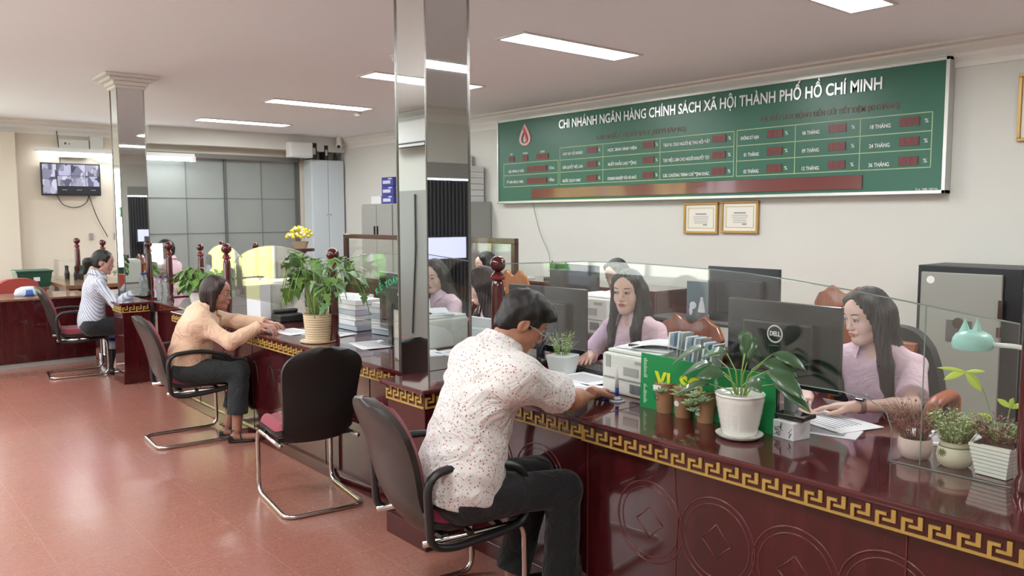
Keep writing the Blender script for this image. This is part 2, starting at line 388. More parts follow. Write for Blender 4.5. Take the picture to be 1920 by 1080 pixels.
# ceiling sensors
def sensor(loc, lab):
    t = thing('smoke_detector', lab, 'smoke detector', loc); link('base', M().lathe([(.06, -.015), (.065, -.012), (.065, 0)]), WHITEP, t, smooth=2)
    link('chamber', M().lathe([(.02, -.055), (.035, -.05), (.045, -.02), (.045, -.012)]), OFFW, t, smooth=2)
sensor((-6.12, 3.9, H), 'round white smoke detector on the ceiling right of the mirror column')
sensor((-9.7, 5.55, H), 'small smoke detector on the ceiling beyond the farther light panels')
# ------------------------------------------------------------ mirror columns
def key_band(mb, x0, x1, z0, h, y, p, plane='Y', d=.006):
    n = max(1, round((x1-x0)/p)); p = (x1-x0)/n
    def bx(a, b, c, e):
        if plane == 'Y': mb.bb(a, b, y-d, y, z0+c*h, z0+e*h)
        else: mb.bb(y, y+d, a, b, z0+c*h, z0+e*h)
    bx(x0, x1, 0, .13)
    for i in range(n):
        o = x0+i*p
        bx(o, o+.15*p, .13, .78); bx(o+.15*p, o+.43*p, .64, .78); bx(o+.62*p, o+.79*p, .37, 1.0); bx(o+.28*p, o+.62*p, .37, .5)
def column(sx, sy, px0, px1, py0, py1, lab, plab, w=.26):
    t = thing('mirror_column', lab, 'column', (sx, sy, 0))
    x0, x1, y0, y1 = -w, 0, 0, w
    link('mirror_panel', M().bb(x0+.003, x1-.003, y0+.003, y1-.003, .79, H-.06), MIRROR, t)
    e = M(); q = .007
    for a in (x0, x1):
        for c in (y0, y1): e.box((a, c, (.79+H-.06)/2), (q, q, H-.06-.79))
    link('edge_strip', e, STEEL, t)
    s = M()
    for z in (1.38, 2.02, 2.62) if w < .2 else (): s.bb(x0-.001, x1+.001, y0-.001, y1+.001, z-.002, z+.002)
    cp = M(); n0 = 0
    for k, (o, z0, z1) in enumerate(((.02, H-.13, H-.10), (.04, H-.10, H-.06), (.08, H-.06, H-.03), (.13, H-.03, H))): cp.bb(x0-o, x1+o, y0-o, y1+o, z0, z1)
    link('capital', cp, MOLD, t, bevel=.008)
    p = thing('column_plinth', plab, 'plinth', ((px0+px1)/2, (py0+py1)/2, 0)); a = (px1-px0)/2; c = (py1-py0)/2
    link('body', M().bb(-a, a, -c, c, 0, .715), WOOD, p, bevel=.004)
    link('skirting', M().bb(-a-.012, a+.012, -c-.012, c+.012, 0, .11), WOOD, p, bevel=.004)
    link('frieze', M().bb(-a-.004, a+.004, -c-.004, c+.004, .695, .768), WOOD, p)
    link('cap', M().bb(-a-.03, a+.03, -c-.03, c+.03, .768, .79), WOODH, p, bevel=.006)
    g = M(); key_band(g, -a, a, .695, .068, -c-.004, .062); key_band(g, -c, c, .695, .068, a+.004, .062, 'X')
    link('key_pattern', g, GOLD, p)
column(-3.295, 2.26, -3.46, -3.13, 2.12, 2.56, 'mirror-clad square column in the foreground rising to the ceiling', 'dark red wooden plinth with gold key band under the nearer mirror column', .265)
column(-8.62, 2.27, -8.58, -8.27, 2.14, 2.39, 'mirror-clad square column farther away beside the woman in the striped blouse', 'dark red wooden plinth with gold key band under the farther mirror column', .25)
# ------------------------------------------------------------ counters
CZ = .79
def counter(x0, x1, yf, yb, lab, band=True, endbar=False, dz=0, wall=True):
    t = thing('service_counter', lab, 'counter', (x0, yf, 0), 0, 'lacquered service counter sections'); L = x1-x0; D = yb-yf
    link('countertop', M().bb(0, L, -.012, D, CZ-.022+dz, CZ+dz), WOODH, t, bevel=.006)
    link('front_panel', M().bb(0, L, .03, .06, .06, CZ-.085), WOOD, t)
    link('skirting', M().bb(0, L, .012, .045, 0, .075), WOOD, t, bevel=.005)
    link('fascia', M().bb(0, L, .0, .04, CZ-.092, CZ-.022+dz), WOOD, t)
    if band:
        g = M(); key_band(g, .004, L, CZ-.088, .06, 0, .0745)
        if endbar: g.bb(0, .008, -.008, 0, CZ-.088, CZ-.024)
        link('key_pattern', g, GOLD, t)
    link('back_panel', M().bb(0, L, D-.62, D-.60, 0, CZ-.022), WOODD, t)
    link('side_panel', M().bb(0, .02, .06, D-.62, 0, CZ-.022), WOOD, t); link('side_panel', M().bb(L-.02, L, .06, D-.62, 0, CZ-.022), WOOD, t)
    return t
GROOVE = mat('carved_groove', '5e2a28', .3, coat=.4)
GROOVD = mat('dark_groove', '1c0808', .4)
cR = counter(-2.247, 1.4, 2.285, 3.36, 'long dark red counter at the right with gold key band and carved coins', endbar=True)
cM = counter(-3.13, -2.247, 2.295, 3.36, 'short dark red counter section between the plinth and the man')
cL = counter(-7.27, -3.46, 2.285, 3.30, 'dark red counter section behind the armless chair, left of the near column')
cF = counter(-8.27, -7.27, 2.43, 3.30, 'dark counter section between the far plinth and the white potted plant', band=False)
cG = counter(-9.95, -8.62, 2.30, 3.10, 'dark red counter where the woman in the striped blouse leans')
def ring(mb, cx, cz, r, y, w=.0035, n=48):
    mb.tube([(cx+r*math.cos(2*PI*i/n), y, cz+r*math.sin(2*PI*i/n)) for i in range(n)], w, 6, closed=True)
def coin(t, cx, cz, r=.155):
    b = M(); ring(b, cx, cz, r, .03); ring(b, cx, cz, r-.022, .03, .0025)
    q = .062; c = [(cx+q, cz), (cx, cz+q), (cx-q, cz), (cx, cz-q)]
    for i in range(4):
        p0, p1 = c[i], c[(i+1) % 4]; mid = ((p0[0]+p1[0])/2*.94+cx*.06, (p0[1]+p1[1])/2*.94+cz*.06)
        b.tube([(p0[0], .03, p0[1]), (mid[0], .03, mid[1]), (p1[0], .03, p1[1])], .0025, 6)
    link('carved_coin', b, GROOVE, t, smooth=True)
for i in range(9): coin(cR, .325+i*.30, .465 if i % 2 else .45)
for i in range(2): coin(cM, .25+i*.33, .46)
b = M(); b.tube([(.44, .029, .7), (.445, .029, .6), (.46, .029, .5), (.455, .029, .45), (.45, .029, .3), (.452, .029, .07)], .003, 6); link('panel_seam', b, GROOVE, cR); link('panel_seam', M().bb(1.27, 1.274, .026, .031, .06, .7), GROOVE, cR); link('panel_seam', M().bb(.0, .003, .026, .031, .06, .7), GROOVE, cR)
for i in range(8):
    b = M(); cx = .35+i*.42
    for s in (-1, 1): b.tube([(cx+s*.075+.06*math.cos(PI*k/10)*(1), .03, .40+.17*math.sin(PI*k/10)) for k in range(11)], .004, 6)
    link('carved_arch', b, GROOVD, cL, smooth=True)
for i in range(1, 7): link('panel_seam', M().bb(i*.55, i*.55+.003, .027, .031, .07, .7), GROOVD, cL)
# far left desk, facing right
t = thing('desk', 'plain dark red wooden desk at the far left in front of the red chair', 'desk', (-9.95, 2.1, 0))
link('front_panel', M().bb(-.03, 0, -3.2, .18, .05, .72), WOOD, t); link('skirting', M().bb(-.04, -.005, -3.2, .18, 0, .05), GREYM, t)
link('desktop', M().bb(-.75, .015, -3.2, .18, .72, .745), BROWNW, t, bevel=.005)
link('side_panel', M().bb(-.72, -.03, -3.2, -3.17, 0, .72), WOOD, t)
for i in range(1, 7): link('panel_seam', M().bb(0, .002, -3.2+i*.5, -3.2+i*.5+.004, .05, .72), GROOVD, t)
# far counter along the wall
t = thing('side_counter', 'brown wooden counter behind the desk below the two far posts', 'counter', (-12.9, 2.2, 0))
link('countertop', M().bb(0, 2.0, 0, .8, .74, .79), BROWNW, t, bevel=.005); link('body', M().bb(.04, 1.96, .05, .75, 0, .74), WOOD, t)
# ------------------------------------------------------------ turned posts
def post_parts(t, h, r=.032):
    link('shaft', M().lathe([(r*1.1, 0), (r*1.1, .03), (r*.8, .05), (r*.9, .08), (r, .12), (r*.95, h-.17), (r*.8, h-.14), (r*.55, h-.125), (r*.9, h-.115), (r*.9, h-.1), (r*.5, h-.085)], n=20), POSTW, t, smooth=2)
    link('collar', M().lathe([(r*.9, 0), (r*1.05, .006), (r*1.05, .016), (r*.9, .022)], (0, 0, h-.128), 20), mat('post_collar_red', '7d2520', .2, coat=.5), t, smooth=2)  # collar ring in a brighter red than the shaft
    link('finial', M().sphere((0, 0, h-.045), .042 if r > .03 else .034, 16, 10), POSTW, t, smooth=True)
def post(x, y, z0, zt, lab, r=.032):
    t = thing('turned_post', lab, 'post', (x, y, z0), 0, 'turned wooden posts holding the glass'); post_parts(t, zt-z0, r); return t
post(-3.262, 2.68, CZ, 1.40, 'turned red wooden post with ball finial just right of the near column', .037)
post(-4.76, 2.52, CZ, 1.405, 'turned red wooden post rising behind the big leafy plant')
post(-6.40, 2.45, CZ, 1.40, 'turned red wooden post beside the head of the woman in peach')
post(-8.30, 2.60, CZ, 1.37, 'turned red wooden post left of the white potted plant')
post(-7.93, 2.78, CZ, 1.36, 'turned red wooden post behind the white potted plant', .03)
post(-8.98, 2.62, CZ, 1.37, 'turned wooden post close right of the far mirror column', .027)
post(-.785, 2.655, CZ, 1.5, 'dark red wooden post at the right edge of the picture', .03)
post(-12.0, 2.58, CZ, 1.345, 'leftmost turned wooden post by the wall under the screen', .034)
post(-11.4, 2.75, CZ, 1.33, 'turned wooden post behind the head of the striped-blouse woman', .034)
post(-9.42, 3.55, .0, 1.34, 'dark turned post behind the post beside the woman in peach', .03)
post(-8.56, 3.6, .0, 1.34, 'dark turned post tip above the yellow reflection in the glass arch', .03)
# ------------------------------------------------------------ glass screens
def glass_screen(pts, y, lab, seam=()):
    t = thing('glass_screen', lab, 'glass screen', (0, y, 0), 0, 'glass screens along the counter'); x0 = pts[0][0]
    g = M(); g.mk(0); g.prism(pts, -.004, .004)
    n = len(pts)
    o = link('glass', g, [GLASS], t)
    e = M(); top = [p for p in pts if p[1] > 1.0]
    e.tube([(p[0], 0, p[1]) for p in top], .0024, 6); link('top_edge', e, GEDGE, t)
    if seam:
        e = M()
        for s in seam: e.tube([(a, 0, b) for a, b in s], .0022, 6)
        link('cut_edge', e, GEDGE, t)
    return t
def arch(x0, x1, zs, zt, n=20):
    return [(x0+(x1-x0)*i/n, zs+(zt-zs)*(1-(2*i/n-1)**2)**.75) for i in range(n+1)]
glass_screen([(-6.37, .97)]+arch(-6.37, -4.79, 1.24, 1.395)+[(-4.79, .97)], 2.5, 'arched glass screen behind the big leafy plant, reflecting yellow and green')
glass_screen([(-4.73, .97)]+arch(-4.73, -3.3, 1.27, 1.39)+[(-3.3, .97)], 2.5, 'arched glass screen left of the near column with green lettering')
glass_screen([(-7.27, .97)]+arch(-7.27, -6.43, 1.24, 1.37)+[(-6.43, .97)], 2.6, 'small arched glass screen behind the head of the woman in peach')
glass_screen([(-8.95, .97), (-8.95, 1.33), (-8.33, 1.35), (-8.33, .97)], 2.62, 'plain glass screen between the far column and the next post')
gx = [(-3.18, 1.36), (-3.0, 1.371), (-2.6, 1.395), (-2.27, 1.40), (-1.9, 1.392), (-1.744, 1.385), (-1.55, 1.37), (-1.327, 1.347), (-1.15, 1.325), (-.987, 1.303), (-.82, 1.283)]
cut = [(-1.178, .79), (-1.178, .90), (-1.20, .955), (-1.26, .985), (-1.35, .995), (-2.0, .995), (-2.25, .985), (-2.9, .98), (-2.98, .95), (-3.0, .79)]
glass_screen(gx+[(-.82, .79)]+cut+[(-3.18, .79)], 2.645, 'large curved-top glass screen in front of the two tellers at the right', seam=(cut[:6], [(-.82, .792), (-1.178, .792)], [(-1.085, .80), (-1.085, 1.315)]))
# ------------------------------------------------------------ green information board
t = thing('information_board', 'long green wall board with silver title and red digit displays', 'board', (0, 7.05, 0))
x0, x1, z0, z1 = -8.57, -2.78, 1.78, 2.89
link('board_panel', M().bb(x0+.02, x1-.02, 0, .085, z0+.02, z1-.02), GREENB, t)
fr = M().bb(x0, x1, -.012, .095, z0, z0+.03).bb(x0, x1, -.012, .095, z1-.03, z1).bb(x0, x0+.022, -.012, .095, z0, z1).bb(x1-.03, x1, -.012, .095, z0, z1)
link('frame', fr, ALU, t, bevel=.003)
SIL = mat('silver_letter', 'c9cbc9', .28, .65); LET = mat('white_letter', 'dfe2de', .5); LINE = mat('line_pale', '9db58a', .5)
RDL = mat('dull_red_letter', '6d4a42', .5); LED = mat('led_off_red', '5a2523', .35); LEDS = mat('led_segment', '9a2f2f', .4); TICK = mat('ticker_red', '6b2a26', .18, coat=.5)
def bt(s, xa, xb, z, size, mt=LET, bold=.015, name='lettering', dep=.001): return text(name, s, size, mt, ((xa+xb)/2, -.003, z), width=xb-xa, bold=bold, parent=t, depth=dep)
bt('CHI NHÁNH NGÂN HÀNG CHÍNH SÁCH XÃ HỘI THÀNH PHỐ HỒ CHÍ MINH', -7.36, -3.33, 2.735, .150, SIL, .018, 'title_lettering', .006)
bt('LÃI SUẤT CHO VAY (%/THÁNG)', -6.72, -5.42, 2.525, .07, RDL, .01); bt('LÃI SUẤT HUY ĐỘNG TIỀN GỬI TIẾT KIỆM (%/THÁNG)', -4.52, -3.18, 2.535, .065, RDL, .01)
def grid(xs, zs):
    b = M()
    for x in xs: b.bb(x-.004, x+.004, -.002, 0, zs[0], zs[-1])
    for z in zs: b.bb(xs[0], xs[-1], -.002, 0, z-.004, z+.004)
    link('table_lines', b, LINE, t)
grid((-8.44, -7.38), (2.0, 2.15, 2.305)); grid((-7.35, -6.62, -5.765, -4.82), (2.0, 2.15, 2.30, 2.45)); grid((-4.785, -4.145, -3.515, -2.905), (2.0, 2.15, 2.30, 2.455))
def led(x, z, n, w, h=.075):
    o = link('digit_display', M().bb(x, x+w, -.006, 0, z-h/2, z+h/2), LED, t); b = M(); q = w/n
    for i in range(n):
        a = x+q*(i+.2); e = x+q*(i+.8); zt, zb = z+h*.34, z-h*.34; k = .0035
        for s in ((a, e, zt-k, zt), (a, e, z-k/2, z+k/2), (a, e, zb, zb+k), (a, a+k, zb, zt), (e-k, e, zb, zt)): b.bb(s[0], s[1], -.008, -.006, s[2], s[3])
    link('digit', b, LEDS, t)
for s, xa, xb, l0, lw, n in (('NGÀY', -8.31, -8.25, -8.33, .11, 2), ('THÁNG', -8.05, -7.95, -8.05, .1, 2), ('NĂM', -7.71, -7.63, -7.78, .22, 4)):
    bt(s, xa, xb, 2.425, .035); led(l0, 2.365, n, lw)
bt('GIÁ VÀNG (1 CHỈ)', -8.34, -8.03, 2.2, .045); bt('TỶ GIÁ USD (1 USD)', -8.38, -8.04, 2.06, .045)
for z in (2.215, 2.065): led(-7.97, z, 7, .38); bt('ĐỒNG', -7.55, -7.45, z-.005, .045)
rows = (2.39, 2.225, 2.06)
for s3, xa, xb, lx, px in ((('CHO VAY HỘ NGHÈO', 'GIẢI QUYẾT VIỆC LÀM', 'NƯỚC SẠCH VSMT'), -7.30, -6.95, -6.88, -6.675), (('HỌC SINH SINH VIÊN', 'XUẤT KHẨU LAO ĐỘNG', 'DOANH NGHIỆP VỪA VÀ NHỎ'), -6.54, -6.1, -6.01, -5.81),
        (('TẠO VL CHO NGƯỜI BỊ THU HỒI ĐẤT', 'TẠO VIỆC LÀM CHO NGƯỜI KHUYẾT TẬT', 'CÁC CHƯƠNG TRÌNH CHỈ ĐỊNH KHÁC'), -5.72, -5.11, -5.08, -4.87), (('KHÔNG KỲ HẠN', '01 THÁNG', '03 THÁNG'), -4.74, -4.49, -4.44, -4.235),
        (('06 THÁNG', '09 THÁNG', '12 THÁNG'), -4.07, -3.9, -3.81, -3.58), (('18 THÁNG', '24 THÁNG', '36 THÁNG'), -3.43, -3.25, -3.17, -2.95)):
    for s, z in zip(s3, rows):
        f = min(1, .28+.045*len(s)) if len(s) > 10 or xa < -5 else 1
        L = (xb-xa)*(f if xa < -4.6 else 1)
        if s in ('01 THÁNG', '03 THÁNG'): bt(s, -4.7, -4.53, z-.02, .05)
        else: bt(s, xa, xa+L, z-.02, .048)
        led(lx, z, 3, .165); text('percent_sign', '%', .05, LET, (px, -.003, z-.005), parent=t)
link('ticker_display', M().bb(-7.87, -3.48, -.01, 0, 1.835, 1.96), TICK, t, bevel=.002)
text('small_lettering', 'Tel: 398 39735', .03, LET, (-2.93, -.003, 1.815), parent=t)
# drop-shaped emblem
def drop(cx, cz, w, h, n=40):
    out = []
    for i in range(n):
        a = 2*PI*i/n; x = math.sin(a)*(math.sin(a/2)**1.5); z = math.cos(a); out.append((cx+w*x*.78, cz+h/2*z))
    return out
EMB = mat('emblem_rose', 'c08f8d', .35, .3); EMR = mat('emblem_red', 'b03038', .4)
outer = drop(-8.005, 2.67, .20, .29); inner = drop(-8.005, 2.645, .125, .185)
def loopband(o, i_, y0, y1):
    n = len(o); vs = [(x, y0, z) for x, z in o]+[(x, y0, z) for x, z in i_]+[(x, y1, z) for x, z in o]+[(x, y1, z) for x, z in i_]; fs = []
    for k in range(n):
        j = (k+1) % n; fs += [(k, j, n+j, n+k), (2*n+k, 3*n+k, 3*n+j, 2*n+j), (k, 2*n+k, 2*n+j, j), (n+k, n+j, 3*n+j, 3*n+k)]
    return M().add(vs, fs)
link('emblem_ring', loopband(outer, inner, -.008, 0), EMB, t)
i2 = drop(-8.005, 2.645, .105, .155); link('emblem_core', M().prism(drop(-8.005, 2.63, .055, .13), -.006, 0), EMB, t)
b = M(); b.prism([(-8.04, 2.74), (-8.02, 2.76), (-7.95, 2.63), (-7.95, 2.57), (-7.965, 2.57)], -.012, -.008); link('emblem_stroke', b, EMR, t)
# certificates
def frame(x, z, w, h, lab, y=7.135):
    t = thing('framed_certificate', lab, 'framed certificate', (x, y, z), 0, 'framed certificates on the cream wall')
    f = M(); q = .025
    f.bb(-w/2, w/2, -.02, .012, -h/2, -h/2+q).bb(-w/2, w/2, -.02, .012, h/2-q, h/2).bb(-w/2, -w/2+q, -.02, .012, -h/2+q, h/2-q).bb(w/2-q, w/2, -.02, .012, -h/2+q, h/2-q)
    link('frame', f, mat('gilt_frame', 'b08d4e', .4, .4), t, bevel=.004)
    link('paper', M().bb(-w/2+q, w/2-q, -.004, .0, -h/2+q, h/2-q), mat('certificate_paper', 'dcd8cb', .5), t)
    b = M(); k = .055; b.bb(-w/2+k, w/2-k, -.006, -.004, -h/2+k, -h/2+k+.008).bb(-w/2+k, w/2-k, -.006, -.004, h/2-k-.008, h/2-k).bb(-w/2+k, -w/2+k+.008, -.006, -.004, -h/2+k, h/2-k).bb(w/2-k-.008, w/2-k, -.006, -.004, -h/2+k, h/2-k)
    link('printed_border', b, mat('print_beige', 'bdb089', .6), t)
    b = M(); random.seed(int(abs(x)*100))
    b.bb(-.07, .07, -.006, -.004, .035, .05)
    for i in range(5): ww = random.uniform(.05, .1); b.bb(-ww, ww, -.006, -.004, .015-i*.018, .020-i*.018)
    b.bb(.03, .08, -.006, -.004, -h/2+k+.03, -h/2+k+.045)
    link('printed_lines', b, mat('print_grey', '8b8f92', .6), t)
frame(-5.27, 1.58, .44, .33, 'gilt-framed certificate under the board, left one of the pair'); frame(-4.79, 1.59, .44, .33, 'gilt-framed certificate under the board, right one of the pair')
frame(-2.07, 2.43, .46, .52, 'gilt picture frame cut off by the right edge of the picture')
# ------------------------------------------------------------ customer chairs
def chair_parts(t, arms=True, ribbed=False, shell=None):
    shell = shell or SHELL
    # back: S-curved shell, cushion in front. local: faces +y, floor centre at origin
    def prof(v):     # v 0 bottom .. 1 top
        z = .37+.55*v; y = -.17-.03*math.sin(v*PI*2)*(1-v)-.155*v-.02*v*v+.05*(1-v)**3
        w = (.175+.055*math.sin(min(1, v*1.15)*PI/2)) if arms else (.185+.045*v)
        if v > .78: q = (v-.78)/.22; w *= max(.0, 1-q**2.6)**.5*.86+.14*(1-q)
        if v < .12: q = (.12-v)/.12; w *= 1-.22*q*q
        return y, z, max(w, .03)
    def sheet(off, ins=0, bow=.035):
        def fn(u, v):
            vv = ins+(1-2*ins)*v; y, z, w = prof(vv); x = (2*u-1)*max(.01, w-ins*.4)
            return (x, y+off*(1)+bow*(abs(2*u-1)**2.2), z-.0)
        return fn
    nb, nv = 16, 26
    link('back_shell', M().solid(sheet(-.018), sheet(.006), nb, nv), shell, t, smooth=2)
    def cush(u, v):
        x, y, z = sheet(.0, .018)(u, v); e = min(1, min(u, 1-u)*9, min(v, 1-v)*12); q = .034*math.sqrt(max(0, 1-(1-e)**2))
        if ribbed: q *= .8+.2*abs(math.sin(u*PI*7))
        return (x, y+.004+q+.006, z)
    link('back_cushion', M().solid(sheet(.006, .018), cush, 42 if ribbed else nb, nv), REDF, t, smooth=True)
    # seat
    def seat(off, ins):
        def fn(u, v):
            x = (2*u-1)*(.225-ins); y = -.17+ins+(.44-2*ins)*v; ed = 1-.10*(abs(2*v-1)**4)
            z = .425+off+.018*(abs(2*u-1)**3)-.035*max(0, (v-.72)/.28)**2+.02*max(0, (.15-v)/.15)
            return (x*ed, y, z)
        return fn
    def scush(u, v):
        x, y, z = seat(.0, .006)(u, v); e = min(1, min(u, 1-u)*8, min(v, 1-v)*9); q = .055*math.sqrt(max(0, 1-(1-e)**2))
        if ribbed: q *= .8+.2*abs(math.sin(u*PI*7))
        return (x, y, z+q)
    link('seat_shell', M().solid(seat(-.03, .01), seat(0, .0), 12, 12), shell, t, smooth=2)
    link('seat_cushion', M().solid(seat(0, .006), scush, 42 if ribbed else 16, 16), REDF, t, smooth=True)
    w = .218
    path = [(-w, -.20, .385), (-w, .25, .385), (-w, .255, .013), (-w, -.27, .013), (w, -.27, .013), (w, .255, .013), (w, .25, .385), (w, -.20, .385)]
    link('sled_frame', M().tube(fillet(path, .07, 7), .0125, 10), CHROME, t, smooth=True)
    link('seat_bracket', M().bb(-.21, .21, -.12, -.09, .383, .40).bb(-.21, .21, .12, .15, .383, .40), DARKM, t)
    if arms:
        for s in (-1, 1):
            x = s*.252
            p = fillet([(x, -.185, .385), (x, -.20, .66), (x, .02, .675), (x, .235, .62), (x, .245, .40), (x, .10, .375), (x, -.10, .362)], .085, 6, closed=True)
            link('armrest', M().tube(p, .018, 8, sq=(1.3, .85), closed=True), BLACKP, t, smooth=True)
            link('arm_bolt', M().bb(s*.21, x, -.02, .0, .39, .41), DARKM, t); link('arm_bolt', M().bb(s*.20, x, -.19, -.17, .48, .50), DARKM, t)
c2 = thing('visitor_chair', 'black and dark red cantilever armchair under the woman in the peach blouse', 'chair', (-5.93, 1.96, 0), R_(-4), 'black and red visitor chairs')
chair_parts(c2)
dup(c2, 'black and dark red cantilever armchair under the woman in the striped blouse', (-9.18, 1.93, 0), R_(-6))
dup(c2, 'black and dark red cantilever armchair under the man in the dotted shirt', (-2.62, 1.86, 0), R_(-8))
c3 = thing('visitor_chair', 'empty armless visitor chair with ribbed red seat and black back', 'chair', (-4.17, 2.03, 0), R_(82), 'black and red visitor chairs')
chair_parts(c3, False, True, mat('black_shell', '141414', .55, bump=.05, bscale=150))
# red upholstered chair behind the far desk
t = thing('office_chair', 'red upholstered chair back showing over the far left desk', 'chair', (-10.95, 1.78, 0), R_(-78))
link('backrest', M().solid(lambda u, v: ((2*u-1)*.24*(1-.12*v**4), -.2-.03*v, .45+.44*v-.05*abs(2*u-1)**3*v), lambda u, v: ((2*u-1)*.235*(1-.12*v**4), -.13-.03*v, .45+.435*v-.05*abs(2*u-1)**3*v), 12, 12), mat('red_chair_fabric', '9c4038', .85, var=.1, vscale=40), t, smooth=2)
link('seat', M().box((0, .04, .45), (.46, .46, .07)), MATS['red_chair_fabric'], t, bevel=.02); link('base', M().tube([(0, 0, .05), (0, 0, .42)], .03), DARKM, t)
for k in range(5): link('leg', M().tube([(0, 0, .07), (.28*math.cos(k*2*PI/5), .28*math.sin(k*2*PI/5), .03)], .018), DARKM, t)
# ------------------------------------------------------------ staff chairs
def carved_chair(x, y, rz_, lab, zt=1.16, w=.24, m_=None):
    t = thing('carved_chair', lab, 'chair', (x, y, 0), rz_, 'carved wooden staff chairs'); m_ = m_ or CARVW
    pts = []
    for i in range(25):
        u = i/24*2-1; z = zt-.05*u*u+.035*math.exp(-(u*5)**2)*-1+.03*math.exp(-((abs(u)-.45)*7)**2)-.06*max(0, abs(u)-.85)/.15; pts.append((u*w, z))
    low = [(w*.93, zt-.16), (w*.7, zt-.13), (w*.3, zt-.15), (0, zt-.12), (-w*.3, zt-.15), (-w*.7, zt-.13), (-w*.93, zt-.16)]
    link('crest_rail', M().prism(pts+low, -.24, -.205), m_, t, bevel=.006)
    link('back_splat', M().prism([(-.09, .5), (.09, .5), (.07, .7), (.11, .85), (.08, zt-.13), (-.08, zt-.13), (-.11, .85), (-.07, .7)], -.235, -.212), m_, t, bevel=.004)
    for s in (-1, 1): link('back_post', M().tube([(s*w*.9, -.2, .0), (s*w*.9, -.2, .45), (s*w*.88, -.225, zt-.12)], .018, 8), m_, t, smooth=True)
    link('seat', M().bb(-.23, .23, -.22, .24, .43, .47), m_, t, bevel=.008)
    for s in (-1, 1):
        link('leg', M().tube([(s*.2, .2, 0), (s*.2, .2, .43)], .02, 8), m_, t)
        link('arm', M().tube(fillet([(s*.23, -.21, .66), (s*.25, .05, .67), (s*.26, .2, .64), (s*.24, .2, .45)], .06), .017, 8), m_, t, smooth=True)
    return t
carved_chair(-3.02, 3.78, PI, 'carved brown wooden chair behind the teller with long black hair in the middle', .98)
carved_chair(-2.70, 5.06, PI, 'carved brown chair crest visible above the big monitor back', 1.105, .22)
carved_chair(-5.52, 4.55, PI+.25, 'carved orange-brown chair beside the near post, behind the distant seated clerk', 1.10, .17, m_=wood_mat('orange_wood', '9a5a30', 'b8743f', .3))
t = thing('office_chair', 'black high-back office chair with orange wooden arms behind the right teller', 'chair', (-1.78, 3.84, 0), PI)
link('backrest', M().solid(lambda u, v: ((2*u-1)*.27*(1-.3*v**3), -.16-.06*v+.05*(2*u-1)**2, .48+.58*v-.09*abs(2*u-1)**2.5*v), lambda u, v: ((2*u-1)*.265*(1-.3*v**3), -.10-.06*v+.05*(2*u-1)**2, .48+.575*v-.09*abs(2*u-1)**2.5*v), 14, 14), mat('chair_black', '1e1c1b', .6), t, smooth=2)
link('lumbar_panel', M().solid(lambda u, v: ((2*u-1)*.12, -.095-.05*v, .86+.13*v), lambda u, v: ((2*u-1)*.11, -.075-.05*v, .87+.11*v), 6, 6), mat('orange_leather', '9c4f28', .4), t, smooth=2)
link('seat', M().box((0, .05, .46), (.5, .48, .08)), MATS['chair_black'], t, bevel=.02)
for s in (-1, 1): link('arm', M().tube(fillet([(s*.28, -.12, .50), (s*.29, -.14, .78), (s*.29, .10, .76), (s*.28, .16, .48)], .07), .03, 8, sq=(.8, 1.2)), MATS['orange_leather'], t, smooth=True)
link('base', M().tube([(0, 0, .05), (0, 0, .42)], .03), DARKM, t)
for k in range(5): link('leg', M().tube([(0, 0, .07), (.28*math.cos(k*2*PI/5), .28*math.sin(k*2*PI/5), .03)], .018), DARKM, t)
t = thing('office_chair', 'black chair back behind the far clerk beyond the posts', 'chair', (-9.1, 4.02, 0), PI)
link('backrest', M().box((0, -.12, .92), (.62, .06, .34)), MATS['chair_black'], t, bevel=.03); link('seat', M().box((0, .1, .46), (.5, .48, .08)), MATS['chair_black'], t, bevel=.02); link('base', M().tube([(0, 0, 0), (0, 0, .42)], .03).tube([(0, -.1, .46), (0, -.14, .8)], .02), DARKM, t)
# ------------------------------------------------------------ electronics
def monitor(x, y, rz_, w, h, zc, lab, z0=CZ, logo=False, screen=None, front=False, col=None):
    """the screen faces +y (towards the clerk) unless front"""
    t = thing('monitor', lab, 'monitor', (x, y, z0), rz_); col = col or BLACKG; c = zc-z0
    link('casing', M().box((0, 0, c), (w, .022, h)), col, t, bevel=.004)
    link('back_cover', M().box((0, -.028 if not front else .028, c-.01), (w*.62, .04, h*.62)), col, t, bevel=.012)
    s = .0115*(-1 if front else 1)
    link('screen', M().box((0, s, c+.005), (w-.02, .002, h-.03)), screen or BLACKG, t)
    link('stand', M().box((0, -.05 if not front else .05, (c)/2), (.05, .02, c)).box((0, 0, .006), (.24, .19, .012)), col, t, bevel=.003)
    if logo:
        g = M(); g.tube([(.0+.034*math.cos(2*PI*i/32), -.0505, c+.045+.034*math.sin(2*PI*i/32)) for i in range(32)], .0032, 6, closed=True); link('logo_ring', g, MATS['white_letter'], t)
        text('logo_lettering', 'DELL', .026, MATS['white_letter'], (0, -.0505, c+.045), bold=.03, parent=t, width=.050)
    return t
SCR = mat('screen_lit', 'b9c4dc', .3, emit='c9d2f0', es=.9)
monitor(-1.79, 2.985, R_(-3), .53, .345, 1.075, 'large black monitor back with round white logo beside the right teller', logo=True, screen=SCR, col=mat('monitor_back', '1d1e20', .22, coat=.4))
monitor(-3.36, 3.12, R_(4), .60, .37, 1.02, 'black monitor back behind the head of the man in the dotted shirt', screen=SCR, col=MATS['monitor_back'])
monitor(-4.53, 4.5, 0, .54, .33, 1.06, 'wide dark monitor facing the hall to the left of the middle teller', z0=.78, front=True, screen=BLACKG)
monitor(-2.80, 4.22, 0, .50, .34, 1.12, 'dark grey monitor back above the brochure holder', z0=.78, screen=SCR, col=mat('monitor_grey', '35363a', .35))
